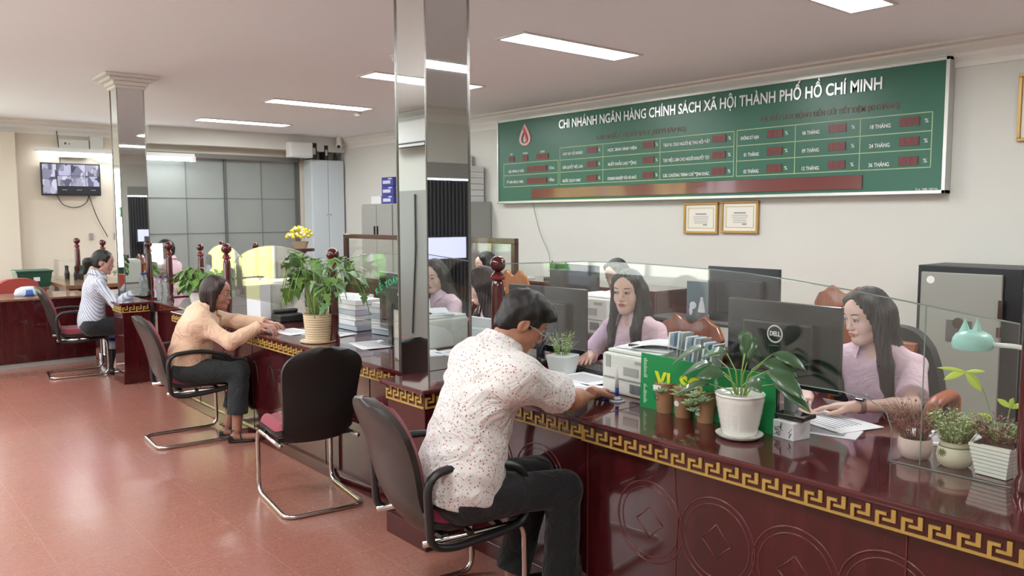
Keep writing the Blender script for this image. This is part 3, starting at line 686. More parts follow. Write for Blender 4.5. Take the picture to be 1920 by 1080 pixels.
monitor(-5.9, 3.0, R_(5), .42, .26, 1.0, 'small dark monitor behind the glass arch left of the big leafy plant', screen=SCR, col=MATS['monitor_back'])
monitor(-4.36, 2.76, R_(-6), .50, .37, 1.06, 'dark monitor back behind the green lettering on the glass', screen=SCR, col=MATS['monitor_back'])
monitor(-3.56, 2.86, R_(6), .34, .21, .92, 'white monitor back right of the near column before the clerk with glasses', screen=SCR, col=LGREY)
text_parent = thing('glass_lettering', 'green arched lettering stuck on the glass left of the near column', 'lettering', (0, 2.492, 0))
GLT = mat('green_letter', '1fa06a', .4)
for i, (ch, px, py, r) in enumerate((('K', 707, 547, 34), ('Ế', 714, 539, 30), ('T', 725, 534, 20), ('O', 731.5, 530, 16), ('Á', 738.5, 527, 12), ('N', 745.5, 525, 8))):
    p = at(px, py, 1, 2.492); text('letter', ch, .050, GLT, (p.x, 0, p.z), (R_(90), R_(-r), 0), bold=.015, parent=text_parent)
p = at(748, 552, 1, 2.492); text('numeral', '4', .06, MATS['white_letter'], (p.x, 0, p.z), bold=.02, parent=text_parent)
# printers and boxes
def printer(x, y, rz_, w, d, h, lab, z0=CZ, band=True):
    t = thing('printer', lab, 'printer', (x, y, z0), rz_)
    link('body', M().box((0, 0, h/2), (w, d, h)), OFFW, t, bevel=.012)
    link('lid', M().box((0, .01, h+.008), (w*.94, d*.9, .016)), WHITEP, t, bevel=.006)
    link('paper_slot', M().box((-w*.02, -d/2-.001, h*.40), (w*.86, .004, .008)), mat('slot_grey', '8b8c88', .5), t)
    link('label_plate', M().box((w*.12, -d/2-.002, h*.62), (w*.3, .003, h*.2)), mat('label_grey', '9fa09b', .5), t)
    link('control_panel', M().box((w*.22, -d/2-.004, h*.22), (w*.22, .006, h*.22)), mat('panel_grey', '6e7276', .3), t, bevel=.002)
    link('vent', M().box((w*.30, -d/2-.001, h*.86), (w*.2, .003, h*.08)).box((-w*.36, -d/2-.001, h*.8), (w*.1, .003, h*.3)), MATS['label_grey'], t)
    return t
printer(-2.40, 2.90, R_(-3), .30, .36, .185, 'white desktop printer standing between the pen stand and green board')
printer(-3.98, 4.25, 0, .38, .35, .25, 'white printer behind the middle teller on the back desk', z0=.78)
printer(-6.35, 2.88, 0, .28, .3, .28, 'white printer behind the glass beside the woman in peach')
# back desks
def desk(x0, x1, y0, y1, z, lab):
    t = thing('desk', lab, 'desk', (x0, y0, 0)); link('desktop', M().bb(0, x1-x0, 0, y1-y0, z-.03, z), WOODH, t, bevel=.004)
    link('panel', M().bb(.02, x1-x0-.02, .03, .05, 0, z-.03), WOOD, t); link('side_panel', M().bb(.02, .05, .06, y1-y0-.02, 0, z-.03), WOOD, t); link('side_panel', M().bb(x1-x0-.05, x1-x0-.02, .06, y1-y0-.02, 0, z-.03), WOOD, t)
desk(-4.95, -2.35, 4.05, 4.75, .78, 'dark wooden back desk behind the middle teller')
desk(-7.6, -5.2, 6.3, 6.95, .85, 'dark wooden wall desk carrying the router')
desk(-6.9, -5.9, 3.9, 4.5, .78, 'dark wooden desk in front of the distant clerk')
desk(-2.3, -.6, 5.2, 5.8, .74, 'dark desk before the grey safe, hidden behind the right teller') if False else None
# wood-framed glass partition
t = thing('partition', 'low wood-framed glass partition standing before the grey cabinets', 'partition', (-10.2, 5.6, 0))
f = M().bb(0, 3.7, -.03, .03, 1.31, 1.37).bb(0, .06, -.03, .03, 0, 1.31).bb(3.64, 3.7, -.03, .03, 0, 1.31).bb(0, 3.7, -.03, .03, .72, .78); link('frame', f, WOODD, t, bevel=.005)
link('lower_panel', M().bb(.06, 3.64, -.015, .015, .02, .72), WOODD, t); link('glass', M().bb(.06, 3.64, -.004, .004, .78, 1.31), GLASS, t)
# grey cabinets and their load
def cabinet(x0, w, lab, col=None):
    t = thing('filing_cabinet', lab, 'cabinet', (x0, 6.7, 0), 0, 'grey steel cabinets'); col = col or GREYM
    link('body', M().bb(0, w, .02, .43, .0, 1.81), col, t, bevel=.004)
    for i in range(2):
        d = link('door', M().bb(.01+i*w/2, w/2-.004+i*w/2, 0, .02, .03, 1.79), col, t, bevel=.003)
        link('handle', M().bb(w/2-.055+i*.09, w/2-.035+i*.09, -.02, 0, 1.30, 1.46), BLACKP, d)
for i, (x0, w) in enumerate(((-11.65, .93), (-10.70, .93), (-9.75, .93))):
    cabinet(x0, w, 'grey steel cabinet %s' % ('left of the near mirror column, leftmost of three', 'hidden mostly behind the near mirror column, middle of three', 'right of the near column under the white trays, rightmost of three')[i])
BOXB = mat('box_blue', '3b3f8c', .6, var=.3, vscale=30)
for i in range(3):
    t = thing('box', 'purple-blue carton on the grey cabinet, %s of three stacked' % ('lowest', 'middle', 'top')[i], 'box', (-11.0, 6.95, 1.81+i*.14), 0, 'purple cartons on the cabinet')
    link('carton', M().box((0, 0, .068), (.34, .3, .136)), BOXB, t, bevel=.004); link('print', M().box((-.02, -.152, .06), (.22, .003, .05)).box((.08, -.152, .11), (.10, .003, .02)), mat('print_white', 'c9c6d8', .6), t)
t = tag(link('box', M().box((0, 0, .065), (.30, .25, .13)), WHITEP, bevel=.01, loc=(-11.36, 6.93, 1.81)), 'white box beside the purple cartons on the grey cabinet', 'box')
for i in range(8):
    t = thing('document_tray', 'white document box, %s in the tall stack right of the near column' % ('lowest', 'second', 'third', 'fourth', 'fifth', 'sixth', 'seventh', 'topmost')[i], 'document box', (-9.25+(.05 if i < 6 else -.12), 6.92, 1.81+i*.083), 0, 'white document boxes on the cabinet')
    link('case', M().box((0, 0, .04), (.52 if i < 6 else .34, .36, .078)), mat('case_white', 'd2d3d0', .5), t, bevel=.003); link('label', M().box((.12, -.182, .045), (.16, .003, .012)), mat('label_dark', '74767c', .6), t)
# white corner cabinet
t = thing('tall_cabinet', 'tall white two-door cabinet in the corner beside the grey shutter', 'cabinet', (-13.0, 6.5, 0))
link('body', M().bb(0, .0+.02, 0, .62, 0, 2.6).bb(-.28, 0, 0, .62, 0, 2.6), LGREY, t, bevel=.004)
for i in range(2): d = link('door', M().bb(.02, .04, .005+i*.31, .305+i*.31, .03, 2.58), mat('cab_white', 'c9d3d8', .4), t, bevel=.003); link('knob', M().sphere((.05, .27+i*.07, 1.65), .012), CHROME, d)
for i, (y, w, h, lab) in enumerate(((6.55, .1, .28, 'black folder box on the white corner cabinet, left'), (6.78, .07, .25, 'black binder on the white corner cabinet, middle'), (7.0, .05, .14, 'small dark bottle on the white corner cabinet, right'))):
    if i < 2:
        t = thing('binder', lab, 'binder', (-13.05, y, 2.6)); link('cover', M().box((0, 0, h/2), (.2, w, h)), BLACKP, t, bevel=.003); link('label', M().box((.101, 0, h*.5), (.003, w*.5, h*.4)), LGREY, t)
    else:
        t = thing('bottle', lab, 'bottle', (-13.05, y, 2.6)); link('body', M().lathe([(.028, 0), (.03, .01), (.03, .09), (.014, .11), (.012, .13)], n=14), BLACKP, t, smooth=2); link('cap', M().lathe([(.015, .13), (.015, .15)], n=12), BLACKP, t)
t = thing('air_conditioner', 'white air conditioner on the bulkhead left of the corner cabinet', 'air conditioner', (-12.9, 6.25, 2.60))
link('housing', M().box((0, 0, .14), (.18, .42, .26)), WHITEP, t, bevel=.02); link('louvre', M().box((.091, 0, .03), (.004, .38, .03)), LGREY, t)
t = thing('security_camera', 'white dome camera in the ceiling corner above the white cabinet', 'camera', (-12.85, 6.98, 2.86))
link('mount', M().lathe([(.05, .03), (.055, .06), (.05, .14)], n=16), WHITEP, t, smooth=2); link('dome', M().sphere((0, 0, .0), .06, 14, 8), WHITEP, t, smooth=True); link('lens', M().sphere((.035, -.03, -.03), .03, 10, 6), BLACKG, t, smooth=True)
# AC seen in the mirror
t = thing('air_conditioner', 'white split air conditioner on the left wall, seen in the near mirror column', 'air conditioner', (-8.9, -1.5, 2.5))
link('housing', M().bb(-.5, .5, 0, .24, .03, .34), WHITEP, t, bevel=.03); link('louvre', M().bb(-.44, .44, .15, .245, .0, .05), BLACKP, t); link('outlet_flap', M().bb(-.44, .44, .2, .25, .0, .03), WHITEP, t)
# grey safe near the right wall
t = thing('safe', 'tall grey safe with black frame and handle against the cream wall', 'safe', (-2.78, 6.6, 0))
link('body', M().bb(0, .74, .0, .5, .0, 1.21), mat('safe_black', '1c1d1f', .4), t, bevel=.006)
d = link('door', M().bb(.035, .615, -.03, 0, .03, 1.16), mat('safe_grey', '8c8d85', .4, var=.05, vscale=3), t, bevel=.006)
link('handle', M().bb(.60, .625, -.07, -.03, .70, .78).bb(.60, .63, -.055, -.03, .83, .98), CHROME, d, bevel=.003); link('badge', M().lathe([(.03, 0), (.03, .004)], n=16, T=Matrix.Translation((.11, -.03, 1.10)) @ Matrix.Rotation(R_(90), 4, 'X')), WHITEP, d); link('dial', M().lathe([(.045, 0), (.04, .02)], n=20, T=Matrix.Translation((.33, -.03, .78)) @ Matrix.Rotation(R_(90), 4, 'X')), CHROME, d)
link('keypad', M().box((.33, -.035, .72), (.18, .01, .16)), mat('safe_dark_plate', '55564f', .4), d)
# wall TV + control boxes
t = thing('wall_screen', 'wall-mounted security screen with camera views at the upper left', 'screen', (-13.22, 2.81, 2.165), R_(0))
link('casing', M().box((0, 0, 0), (.05, .78, .47)), BLACKP, t, bevel=.006); link('bracket', M().box((-.045, 0, 0), (.07, .3, .2)), DARKM, t)
scr = []; random.seed(5)
def shot_mat(k, a, b_):
    M_, nt, b = nodes('camera_view_%d' % k); N = nt.nodes.new; L = nt.links.new; tc = N('ShaderNodeTexCoord'); v = N('ShaderNodeTexVoronoi'); v.inputs['Scale'].default_value = 14; v.distance = 'MANHATTAN'; mp = N('ShaderNodeMapping'); mp.inputs['Location'].default_value = (k, k*2, k); mp.inputs['Scale'].default_value = (1, 1, .6)
    L(tc.outputs['Object'], mp.inputs[0]); L(mp.outputs[0], v.inputs[0]); cr = N('ShaderNodeValToRGB'); cr.color_ramp.interpolation = 'LINEAR'; cr.color_ramp.elements[0].color = lin(a); cr.color_ramp.elements[1].color = lin(b_); cr.color_ramp.elements[0].position = .15; cr.color_ramp.elements[1].position = .75
    L(v.outputs['Color'], cr.inputs[0]); L(cr.outputs[0], b.inputs['Emission Color']); b.inputs['Emission Strength'].default_value = .85; b.inputs['Base Color'].default_value = (0, 0, 0, 1); return M_
ms = [shot_mat(1, '3a3656', 'd9d8f2'), shot_mat(2, '4a4560', 'e0def5'), shot_mat(3, '2b2a44', 'c9c8e8')]
link('screen', M().box((.026, 0, 0), (.002, .75, .44)), mat('screen_frame_dark', '15161c', .2), t)
cells = [(-.375, -.19, .0, .215, 0), (-.375, -.19, -.215, 0, 1), (-.185, .0, .05, .215, 2), (.0, .19, .05, .215, 0), (.19, .372, .05, .215, 1), (-.185, .0, -.1, .05, 1), (.0, .19, -.1, .05, 0), (.19, .372, -.1, .05, 2)]
for a, b_, c, d_, k in cells: link('camera_picture', M().bb(.027, .029, a+.003, b_-.003, c+.003, d_-.003), ms[k], t)
for k in range(3): link('caption_bar', M().bb(.028, .03, -.13+k*.19, -.06+k*.19, -.155, -.15), mat('caption_grey', '9a9aa5', .5, emit='9a9aa5', es=.5), t)
t = thing('control_box', 'cream electrical control box on the wall above the screen', 'electrical box', (-13.3, 2.87, 2.61)); link('case', M().box((.06, 0, 0), (.12, .38, .26)), OFFW, t, bevel=.006); link('button', M().box((.122, -.12, .07), (.004, .02, .03)).box((.122, -.07, .065), (.004, .015, .015)), BLACKP, t)
t = tag(link('switch_box', M().box((.05, 0, 0), (.1, .18, .2)), OFFW, bevel=.005, loc=(-13.3, 3.17, 2.71)), 'small cream box joined to the control box on the wall', 'electrical box')
def cable(pts, lab, mt=CABLE, r=.006):
    P = [Vector(p) for p in pts]; out = []
    for i in range(len(P)-1):
        for k in range(8):
            t_ = k/8; p0 = P[max(i-1, 0)]; p1 = P[i]; p2 = P[i+1]; p3 = P[min(i+2, len(P)-1)]
            out.append(.5*((2*p1)+(-p0+p2)*t_+(2*p0-5*p1+4*p2-p3)*t_**2+(-p0+3*p1-3*p2+p3)*t_**3))
    out.append(P[-1]); tag(link('cable', M().tube(out, r, 6), mt, smooth=True), lab, 'cable')
X = -13.27
cable([(X, 2.66, 2.9), (X, 2.68, 2.6), (X, 2.69, 2.38)], 'black cable running from the ceiling edge down to the wall screen')
cable([(X, 2.62, 1.95), (X, 2.70, 1.80), (X, 2.86, 1.76), (X, 3.0, 1.82), (X, 3.05, 1.95)], 'black cable loop hanging under the wall screen')
cable([(X, 3.05, 1.93), (X, 3.15, 1.6), (X, 3.28, 1.32)], 'dark cable slanting from the wall screen down towards the posts')
cable([(X, 3.05, 2.52), (X, 3.2, 2.42), (X, 3.37, 2.35), (X, 3.38, 1.5), (X, 3.40, 1.35)], 'thin cable beside the far mirror column running down the wall', CABLEW, .004)
cable([(-7.95, 7.13, 1.78), (-7.8, 7.12, 1.4), (-7.62, 7.12, 1.1), (-7.5, 7.0, .9)], 'thin grey cable hanging below the green board', CABLEW, .004)
# router
t = thing('router', 'black router with two antennas on the wall desk', 'router', (-6.98, 6.62, .85)); link('case', M().box((0, 0, .015), (.26, .15, .03)), BLACKP, t, bevel=.006)
for s in (-1, 1): link('antenna', M().tube([(s*.11, .06, .03), (s*.115, .06, .22)], .008, 6), BLACKP, t)
for i in range(2): tag(link('document', M().box((0, 0, .01), (.35, .24, .02)), PAPER, bevel=.002, loc=(-7.45+i*.9, 6.45, .85)), ('white paper stack on the wall desk left of the router', 'white paper stack on the wall desk right of the router')[i], 'paper stack')
# lit sign panel near the front end, seen in the mirrors
t = thing('kiosk_screen', 'pale lavender lit screen near the front end, seen in the mirror columns', 'screen', (1.55, 5.7, 0)); link('casing', M().box((0, 0, 1.22), (.05, .95, .30)), BLACKP, t); link('screen', M().box((-.027, 0, 1.22), (.003, .91, .26)), mat('screen_lavender', 'c4c6ec', .3, emit='c4c6ec', es=1.0), t); link('stand', M().tube([(0, 0, 0), (0, 0, 1.1)], .03).box((0, 0, .01), (.3, .4, .02)), DARKM, t)
# ------------------------------------------------------------ plants
LEAFD = mat('leaf_dark', '3c5a38', .35, var=.3, vscale=18, coat=.2); LEAFM = mat('leaf_mid', '50783a', .45, var=.35, vscale=20); LEAFL = mat('leaf_light', '86a05a', .5, var=.3, vscale=20)
STEMG = mat('stem_green', '7d9a4e', .5); LEAFY = mat('leaf_yellow', 'b6cc35', .45); SUCC = mat('succulent', '9cb287', .5, var=.25, vscale=30); REDLF = mat('leaf_red', '7c4a3c', .6, var=.4, vscale=40); PALEF = mat('leaf_pale', 'a5b884', .55, var=.3, vscale=40)
def leaf(mb, p, d, up, L, w, droop=.3, kind='oval', fold=.2, n=7):
    """one leaf with a midrib fold, growing from p along d"""
    d = Vector(d).normalized(); up = Vector(up); s = d.cross(up)
    if s.length < 1e-3: s = d.orthogonal()
    s.normalize(); u = s.cross(d).normalized(); rows = []
    for i in range(n+1):
        t = i/n
        if kind == 'oval': ww = math.sin(PI*min(1, t*.97+.03))**.8
        elif kind == 'lance': ww = math.sin(PI*t**.8)**1.0
        elif kind == 'ivy': ww = (.95, 1.0, .45, .75, .42, .30, .14, 0)[min(i, 7)] if n == 7 else 1-t
        else: ww = math.sin(PI*t)
        c = p+d*(L*t)-Vector((0, 0, 1))*(droop*L*t*t); e = s*(w/2*ww)
        rows.append((c-e+u*(fold*w/2*ww), c, c+e+u*(fold*w/2*ww)))
    b = len(mb.v); mb.v += [tuple(q) for r in rows for q in r]
    for i in range(n):
        for k in (0, 1): mb.f.append((b+i*3+k, b+i*3+k+1, b+i*3+3+k+1, b+i*3+3+k)); mb.mi.append(mb.k)
def thick(o, th=.0012):
    m_ = o.modifiers.new('thickness', 'SOLIDIFY'); m_.thickness = th; m_.offset = 0; return o
def pot_lathe(t, prof, mt, n=32, soil=None, name='pot'):
    o = link(name, M().lathe(prof, n=n), mt, t, smooth=2)
    if soil: link('soil', M().lathe([(.001, soil[1]-.004), (soil[0], soil[1]-.004), (soil[0], soil[1]), (soil[0]*.5, soil[1]+.008), (.001, soil[1]+.01)], n=20), SOIL, t, smooth=True)
    return o
random.seed(11)
# white textured pot with saucer, foreground
t = thing('potted_plant', 'white textured pot on a saucer with glossy dark-leaved plant', 'potted plant', (-1.675, 2.52, CZ))
link('saucer', M().lathe([(.05, 0), (.07, .004), (.083, .012), (.086, .018), (.078, .016), (.05, .01), (.001, .01)], n=40), CERAM, t, smooth=2)
m_ = M(); n = 48; prof = []
vs = []; NZ = 30
for j in range(NZ+1):
    v = j/NZ; z = .012+.150*v; r = .058+.030*v**.8
    for i in range(n):
        a = 2*PI*i/n; q = .0022*(abs(math.sin(a*9+v*11))*abs(math.sin(a*9-v*11))) if .05 < v < .93 else 0
        vs.append(((r+q)*math.cos(a), (r+q)*math.sin(a), z))
fs = [(j*n+i, j*n+(i+1) % n, (j+1)*n+(i+1) % n, (j+1)*n+i) for j in range(NZ) for i in range(n)]+[tuple(range(n-1, -1, -1))]
m_.add(vs, fs); m_.lathe([(.088, .158), (.090, .162), (.088, .167), (.082, .165), (.080, .145)], n=48)
link('pot', m_, CERAM, t, smooth=True); link('soil', M().lathe([(.001, .14), (.081, .14), (.081, .146), (.001, .152)], n=24), SOIL, t)
lf = M(); stg = M()
for i, (dx, dz, L, w, h, kd) in enumerate(((-.17, .13, .15, .042, .02, 0), (-.22, .20, .17, .045, .03, 0), (-.06, .10, .10, .055, -.03, 0), (.0, .16, .14, .06, .04, 0), (.03, .21, .13, .05, -.01, 0), (.09, .17, .12, .05, .03, 0), (.15, .15, .15, .05, -.02, 0), (.17, .09, .14, .042, .0, 0), (-.09, .19, .12, .045, .02, 0), (-.02, .22, .10, .04, .05, 0), (.08, .10, .09, .04, -.05, 0), (-.13, .05, .12, .035, -.04, 0), (.12, .21, .11, .042, .05, 0))):
    v = Vector((dx*.45, h*.3, dz*.62+.02)); p0 = Vector((dx*.1, h*.2, .148)); p1 = p0+Vector((dx*.72, h*.8, dz*.80)); mid = p0+Vector((dx*.18, h*.2, dz*.5))
    stg.tube([p0, mid, p1], [.0032, .0028, .0022], 6)
    d = Vector((dx*1.2, h-.02*random.random(), .05-.5*abs(dx) if i not in (3, 4, 9) else .12)); leaf(lf, p1, d, (0, -.8, 1), L*1.05, w*1.3, .35, 'oval', .2, 8)
thick(link('foliage', lf, LEAFD, t, smooth=True)); link('stems', stg, STEMG, t, smooth=True)
link('plant_tag', M().box((-.005, -.072, .150), (.05, .003, .028)), PAPER, t)
# three succulents in kraft cups
KRAFT = mat('kraft_paper', 'a8805c', .75, var=.08, vscale=40)
for i, (px, py, lab) in enumerate(((1245, 776, 'kraft paper cup with small succulent, leftmost of three before the green board'), (1280, 785, 'kraft paper cup with spiky succulent, middle of three, round white sticker'), (1322, 795, 'kraft paper cup with pale rosette succulent spilling over its rim, rightmost of three'))):
    p = at(px, py, 2, CZ); t = thing('succulent_cup', lab, 'potted succulent', (p.x-.02, p.y+.03, CZ), 0, 'succulents in kraft cups'); t.scale = (1.06, 1.06, 1.06)
    link('cup', M().lathe([(.030, 0), (.031, .002), (.0405, .115), (.042, .117), (.041, .119), (.039, .116), (.035, .09)], n=28), KRAFT, t, smooth=2)
    link('soil', M().lathe([(.001, .085), (.036, .085), (.036, .09), (.001, .095)], n=20), SOIL, t)
    s = M(); rr = random.Random(i)
    cen = [((0, -.012, .095), .9), ((.012, -.03, .085), .8)] if i < 2 else [((-.01, -.035, .095), 1.0), ((-.03, -.045, .065), .9), ((.02, -.04, .085), .9), ((-.015, -.045, .045), .7)]
    for c, sc in cen:
        for k in range(26):
            a = k*2.4; e = .1+k*.05; L = (.016+.0009*k)*sc*(1.15 if i == 1 else 1); d = Vector((math.cos(a)*math.sin(e), math.sin(a)*math.sin(e)-.3, math.cos(e))).normalized(); c0 = Vector(c)
            s.tube([c0, c0+d*L*.65, c0+d*L*1.25], [.0035, (.0072 if i != 1 else .0042)*sc, .0013], 6)
    link('succulent', s, SUCC, t, smooth=True)
    if i == 0: link('label', M().box((-.005, -.042, .102), (.038, .002, .018)), PAPER, t); g = M().tube([(-.012+.0095*math.cos(q*PI/8), -.0355, .06+.0095*math.sin(q*PI/8)) for q in range(16)], .0012, 5, closed=True); link('stamp', g, BLACKP, t)
    if i == 1: link('sticker', M().lathe([(.011, 0), (.011, .0015)], n=20, T=Matrix.Translation((-.006, -.0345, .055)) @ Matrix.Rotation(R_(95), 4, 'X')), PAPER, t)
    if i == 2: link('sticker', M().box((-.012, -.034, .035), (.018, .002, .014)), PAPER, t)
# green notice board on the counter
t = thing('green_folder', 'green cardboard display with yellow lettering behind the kraft cups', 'display card', (-1.925, 2.64, CZ), R_(2))
GRC = mat('green_card', '178a4a', .5); link('card', M().prism([(-.315, 0), (.315, 0), (.315, .225), (.02, .222), (-.31, .232)], -.004, .004), GRC, t)
YL_ = mat('yellow_letter', 'd8dc2e', .5)
for s, x in (('V', -.205), ('I', -.165), ('S', -.09), ('O', -.035)): text('letter', s, .085, YL_, (x, -.006, .128), bold=.04, parent=t, depth=.002)
text('letter', 'P', .06, YL_, (.11, -.006, .10), bold=.03, parent=t)
for k, (x, z0, z1) in enumerate(((-.285, .13, .215), (-.285, .02, .105), (.065, .09, .19), (.03, .03, .08))):
    b = M(); rr = random.Random(k)
    for q in range(int((z1-z0)/.007)): ww = rr.uniform(.008, .02); b.bb(x-.01, x-.01+ww, -.0055, -.004, z0+q*.007, z0+q*.007+.0035)
    link('small_print', b, mat('print_pale', 'b9dcc2', .6), t)
# patterned box with black device on it
t = thing('tissue_box', 'white box with black scribble pattern beside the green display', 'box', (-1.545, 2.70, CZ), R_(-10)); link('carton', M().box((0, -.035, .032), (.095, .09, .065)), PAPER, t, bevel=.003)
b = M(); rr = random.Random(4)
for q in range(9):
    x = rr.uniform(-.038, .038); z = rr.uniform(.015, .05); pts = [(x+rr.uniform(-.012, .012), -.081, z+rr.uniform(-.014, .014)) for _ in range(5)]; b.tube(pts, .0009, 4)
link('scribble_print', b, BLACKP, t)
t = thing('stamp_tray', 'flat black tray with small stand lying on the patterned box', 'tray', (-1.56, 2.70, CZ+.0655)); link('tray', M().box((0, 0, .008), (.12, .10, .016)), BLACKG, t, bevel=.003); link('rim', M().box((0, 0, .017), (.11, .09, .002)), CHROME, t)
link('card_stand', M().prism([(-.05, 0), (.0, 0), (-.03, .075), (-.05, .07)], -.02, .03, T=Matrix.Translation((0, .03, .018))), mat('stand_grey', '85878a', .3), t)
t = thing('paper_cone', 'crumpled peach paper lying beside the black tray', 'paper', (-1.50, 2.73, CZ+.083)); link('sheet', M().patch(lambda u, v: ((u-.5)*.10, (v-.5)*.05, .002+.035*(1-math.sin(u*PI))*(.4+v*.6)+.008*u), 8, 6), mat('peach_paper', 'd9b8a4', .8), t, smooth=True); 
# papers
def papers(x, y, w, d, rz_, lab, n=2, z=CZ, print_=True):
    t = thing('papers', lab, 'papers', (x, y, z), rz_)
    for k in range(n): link('sheet', M().box((.008*k, .006*k, .0015+.0022*k), (w, d, .002)), PAPER, t, rot=(0, 0, .06*k))
    if print_:
        b = M()
        for q in range(7): b.bb(-w*.38, w*.30, -d*.35+q*d*.1, -d*.35+q*d*.1+.004, .0022*n+.001, .0022*n+.0018)
        link('printed_lines', b, MATS['print_grey'], t, rot=(0, 0, .06*(n-1)), loc=(.008*(n-1), .006*(n-1), 0))
papers(-1.57, 2.98, .30, .22, R_(-20), 'white papers under the hand of the right teller'); papers(-1.50, 2.84, .22, .14, R_(15), 'white paper sheet on the counter between green display and right teller', 1)
papers(-2.62, 2.62, .22, .30, R_(20), 'form the man in the dotted shirt is writing on'); papers(-2.80, 2.85, .28, .2, R_(-10), 'papers in front of the keyboard of the middle teller', 3)
papers(-5.05, 2.62, .30, .22, R_(10), 'loose papers left of the beige ribbed pot', 3); papers(-4.45, 2.62, .30, .22, R_(-12), 'loose papers right of the beige ribbed pot', 3); papers(-5.35, 2.50, .3, .2, R_(5), 'papers under the hands of the woman in peach', 2)
for i, (x, y, lab) in enumerate(((-5.2, 2.95, 'tall pile of white documents behind the big leafy plant, left'), (-4.75, 3.0, 'tall pile of white documents behind the big leafy plant, middle'), (-5.5, 3.05, 'white document pile beside the small dark monitor'))):
    t = thing('document_stack', lab, 'paper stack', (x, y, CZ), R_(7*i), 'document piles behind the leafy plant'); rr = random.Random(i)
    for k in range(6): link('bundle', M().box((rr.uniform(-.01, .01), rr.uniform(-.01, .01), .02+.037*k), (.3, .22, .034)), PAPER if k % 3 else mat('paper_blue', 'b9c2d2', .7), t, bevel=.002)
for i, (x, y, z, lab) in enumerate(((-.93, 3.1, 0, 'blue and white papers at the right end of the counter'), (-1.15, 3.05, 0, 'white papers behind the red-leaved pot'),)):
    papers(x, y, .3, .2, R_(8+10*i), lab, 3)
t = thing('green_file', 'green file lying on papers near the right edge', 'file', (-1.0, 3.25, CZ)); link('cover', M().box((0, 0, .03), (.26, .12, .016)), GRC, t); link('pages', M().box((0, 0, .012), (.25, .11, .022)), PAPER, t)
# brochure holder
t = thing('brochure_holder', 'clear holder packed with upright leaflets in front of the dark monitor', 'brochure holder', (-2.20, 2.93, CZ), R_(-3))
link('holder', M().bb(-.14, .14, -.05, -.046, 0, .12).bb(-.14, .14, .05, .054, 0, .16).bb(-.14, .14, -.05, .05, 0, .006), GLASS, t)
for k in range(11): link('leaflet', M().box((-.12+.022*k, -.01+.003*(k % 3), .14+.004*(k % 4)), (.006 if k % 2 else .01, .075, .27)), (PAPER, mat('leaflet_blue', '6f93ad', .5), mat('leaflet_pale', 'c6cfd0', .5), mat('leaflet_grey', '9aa3a6', .5))[k % 4], t, rot=(0, R_(6+k*.5), 0))
# papers on the printer
t = thing('papers', 'white paper sheets heaped on the desktop printer', 'papers', (-2.40, 2.90, CZ+.202), R_(10)); link('sheet', M().box((0, 0, .004), (.27, .2, .006)), PAPER, t); link('sheet', M().patch(lambda u, v: ((u-.5)*.25+.04, (v-.5)*.2, .010+.02*math.sin(u*PI)), 8, 3), PAPER, t, rot=(0, 0, .3), smooth=True); link('clip', M().box((-.06, -.05, .012), (.07, .02, .01)), BLACKP, t)
# pen stand + pens
p = at(1157, 752, 2, CZ); t = thing('pen_stand', 'white and blue counter pen standing upright in its round base', 'pen stand', (p.x, p.y, CZ)); BLU = mat('pen_blue', '1f3f9a', .3)
link('base', M().lathe([(.034, 0), (.036, .004), (.02, .010), (.008, .022), (.001, .022)], n=24), WHITEP, t, smooth=2); link('base_ring', M().lathe([(.030, .004), (.022, .011), (.018, .011)], n=24), BLU, t, smooth=2)
link('pen_grip', M().tube([(0, 0, .02), (-.002, 0, .06)], [.008, .009], 10), BLU, t, smooth=True); link('pen_barrel', M().tube([(-.002, 0, .06), (-.004, 0, .155)], [.009, .006], 10), WHITEP, t, smooth=True)
t = thing('pen', 'blue pen lying on the counter beside the pen stand', 'pen', (p.x-.085, p.y-.02, CZ+.006), R_(10)); link('barrel', M().tube([(-.03, 0, 0), (.05, 0, 0)], .0055, 10), BLU, t); link('cap', M().tube([(-.075, 0, 0), (-.03, 0, 0)], .006, 10), mat('pen_dark', '16225a', .3), t)
# keyboard, small plant, headset arc
t = thing('keyboard', 'black keyboard under the hand of the middle teller', 'keyboard', (-2.80, 3.03, CZ), R_(-6)); link('case', M().box((0, 0, .01), (.42, .14, .02)), BLACKP, t, bevel=.004); b = M()
for r in range(5):
    for c in range(14): b.box((-.19+.029*c, -.05+.025*r, .022), (.023, .019, .006))
ko = link('keys', b, DARKM, t); ko['kind'] = 'stuff'
t = thing('potted_plant', 'small square pot of wispy light green sprouts by the dotted-shirt man', 'potted plant', (-2.98, 2.88, CZ), R_(12)); link('pot', M().add([(-.05, -.05, 0), (.05, -.05, 0), (.05, .05, 0), (-.05, .05, 0), (-.065, -.065, .10), (.065, -.065, .10), (.065, .065, .10), (-.065, .065, .10)], [(3, 2, 1, 0), (4, 5, 6, 7), (0, 1, 5, 4), (1, 2, 6, 5), (2, 3, 7, 6), (3, 0, 4, 7)]), mat('grey_white_pot', 'cfd4d2', .4), t, bevel=.006)
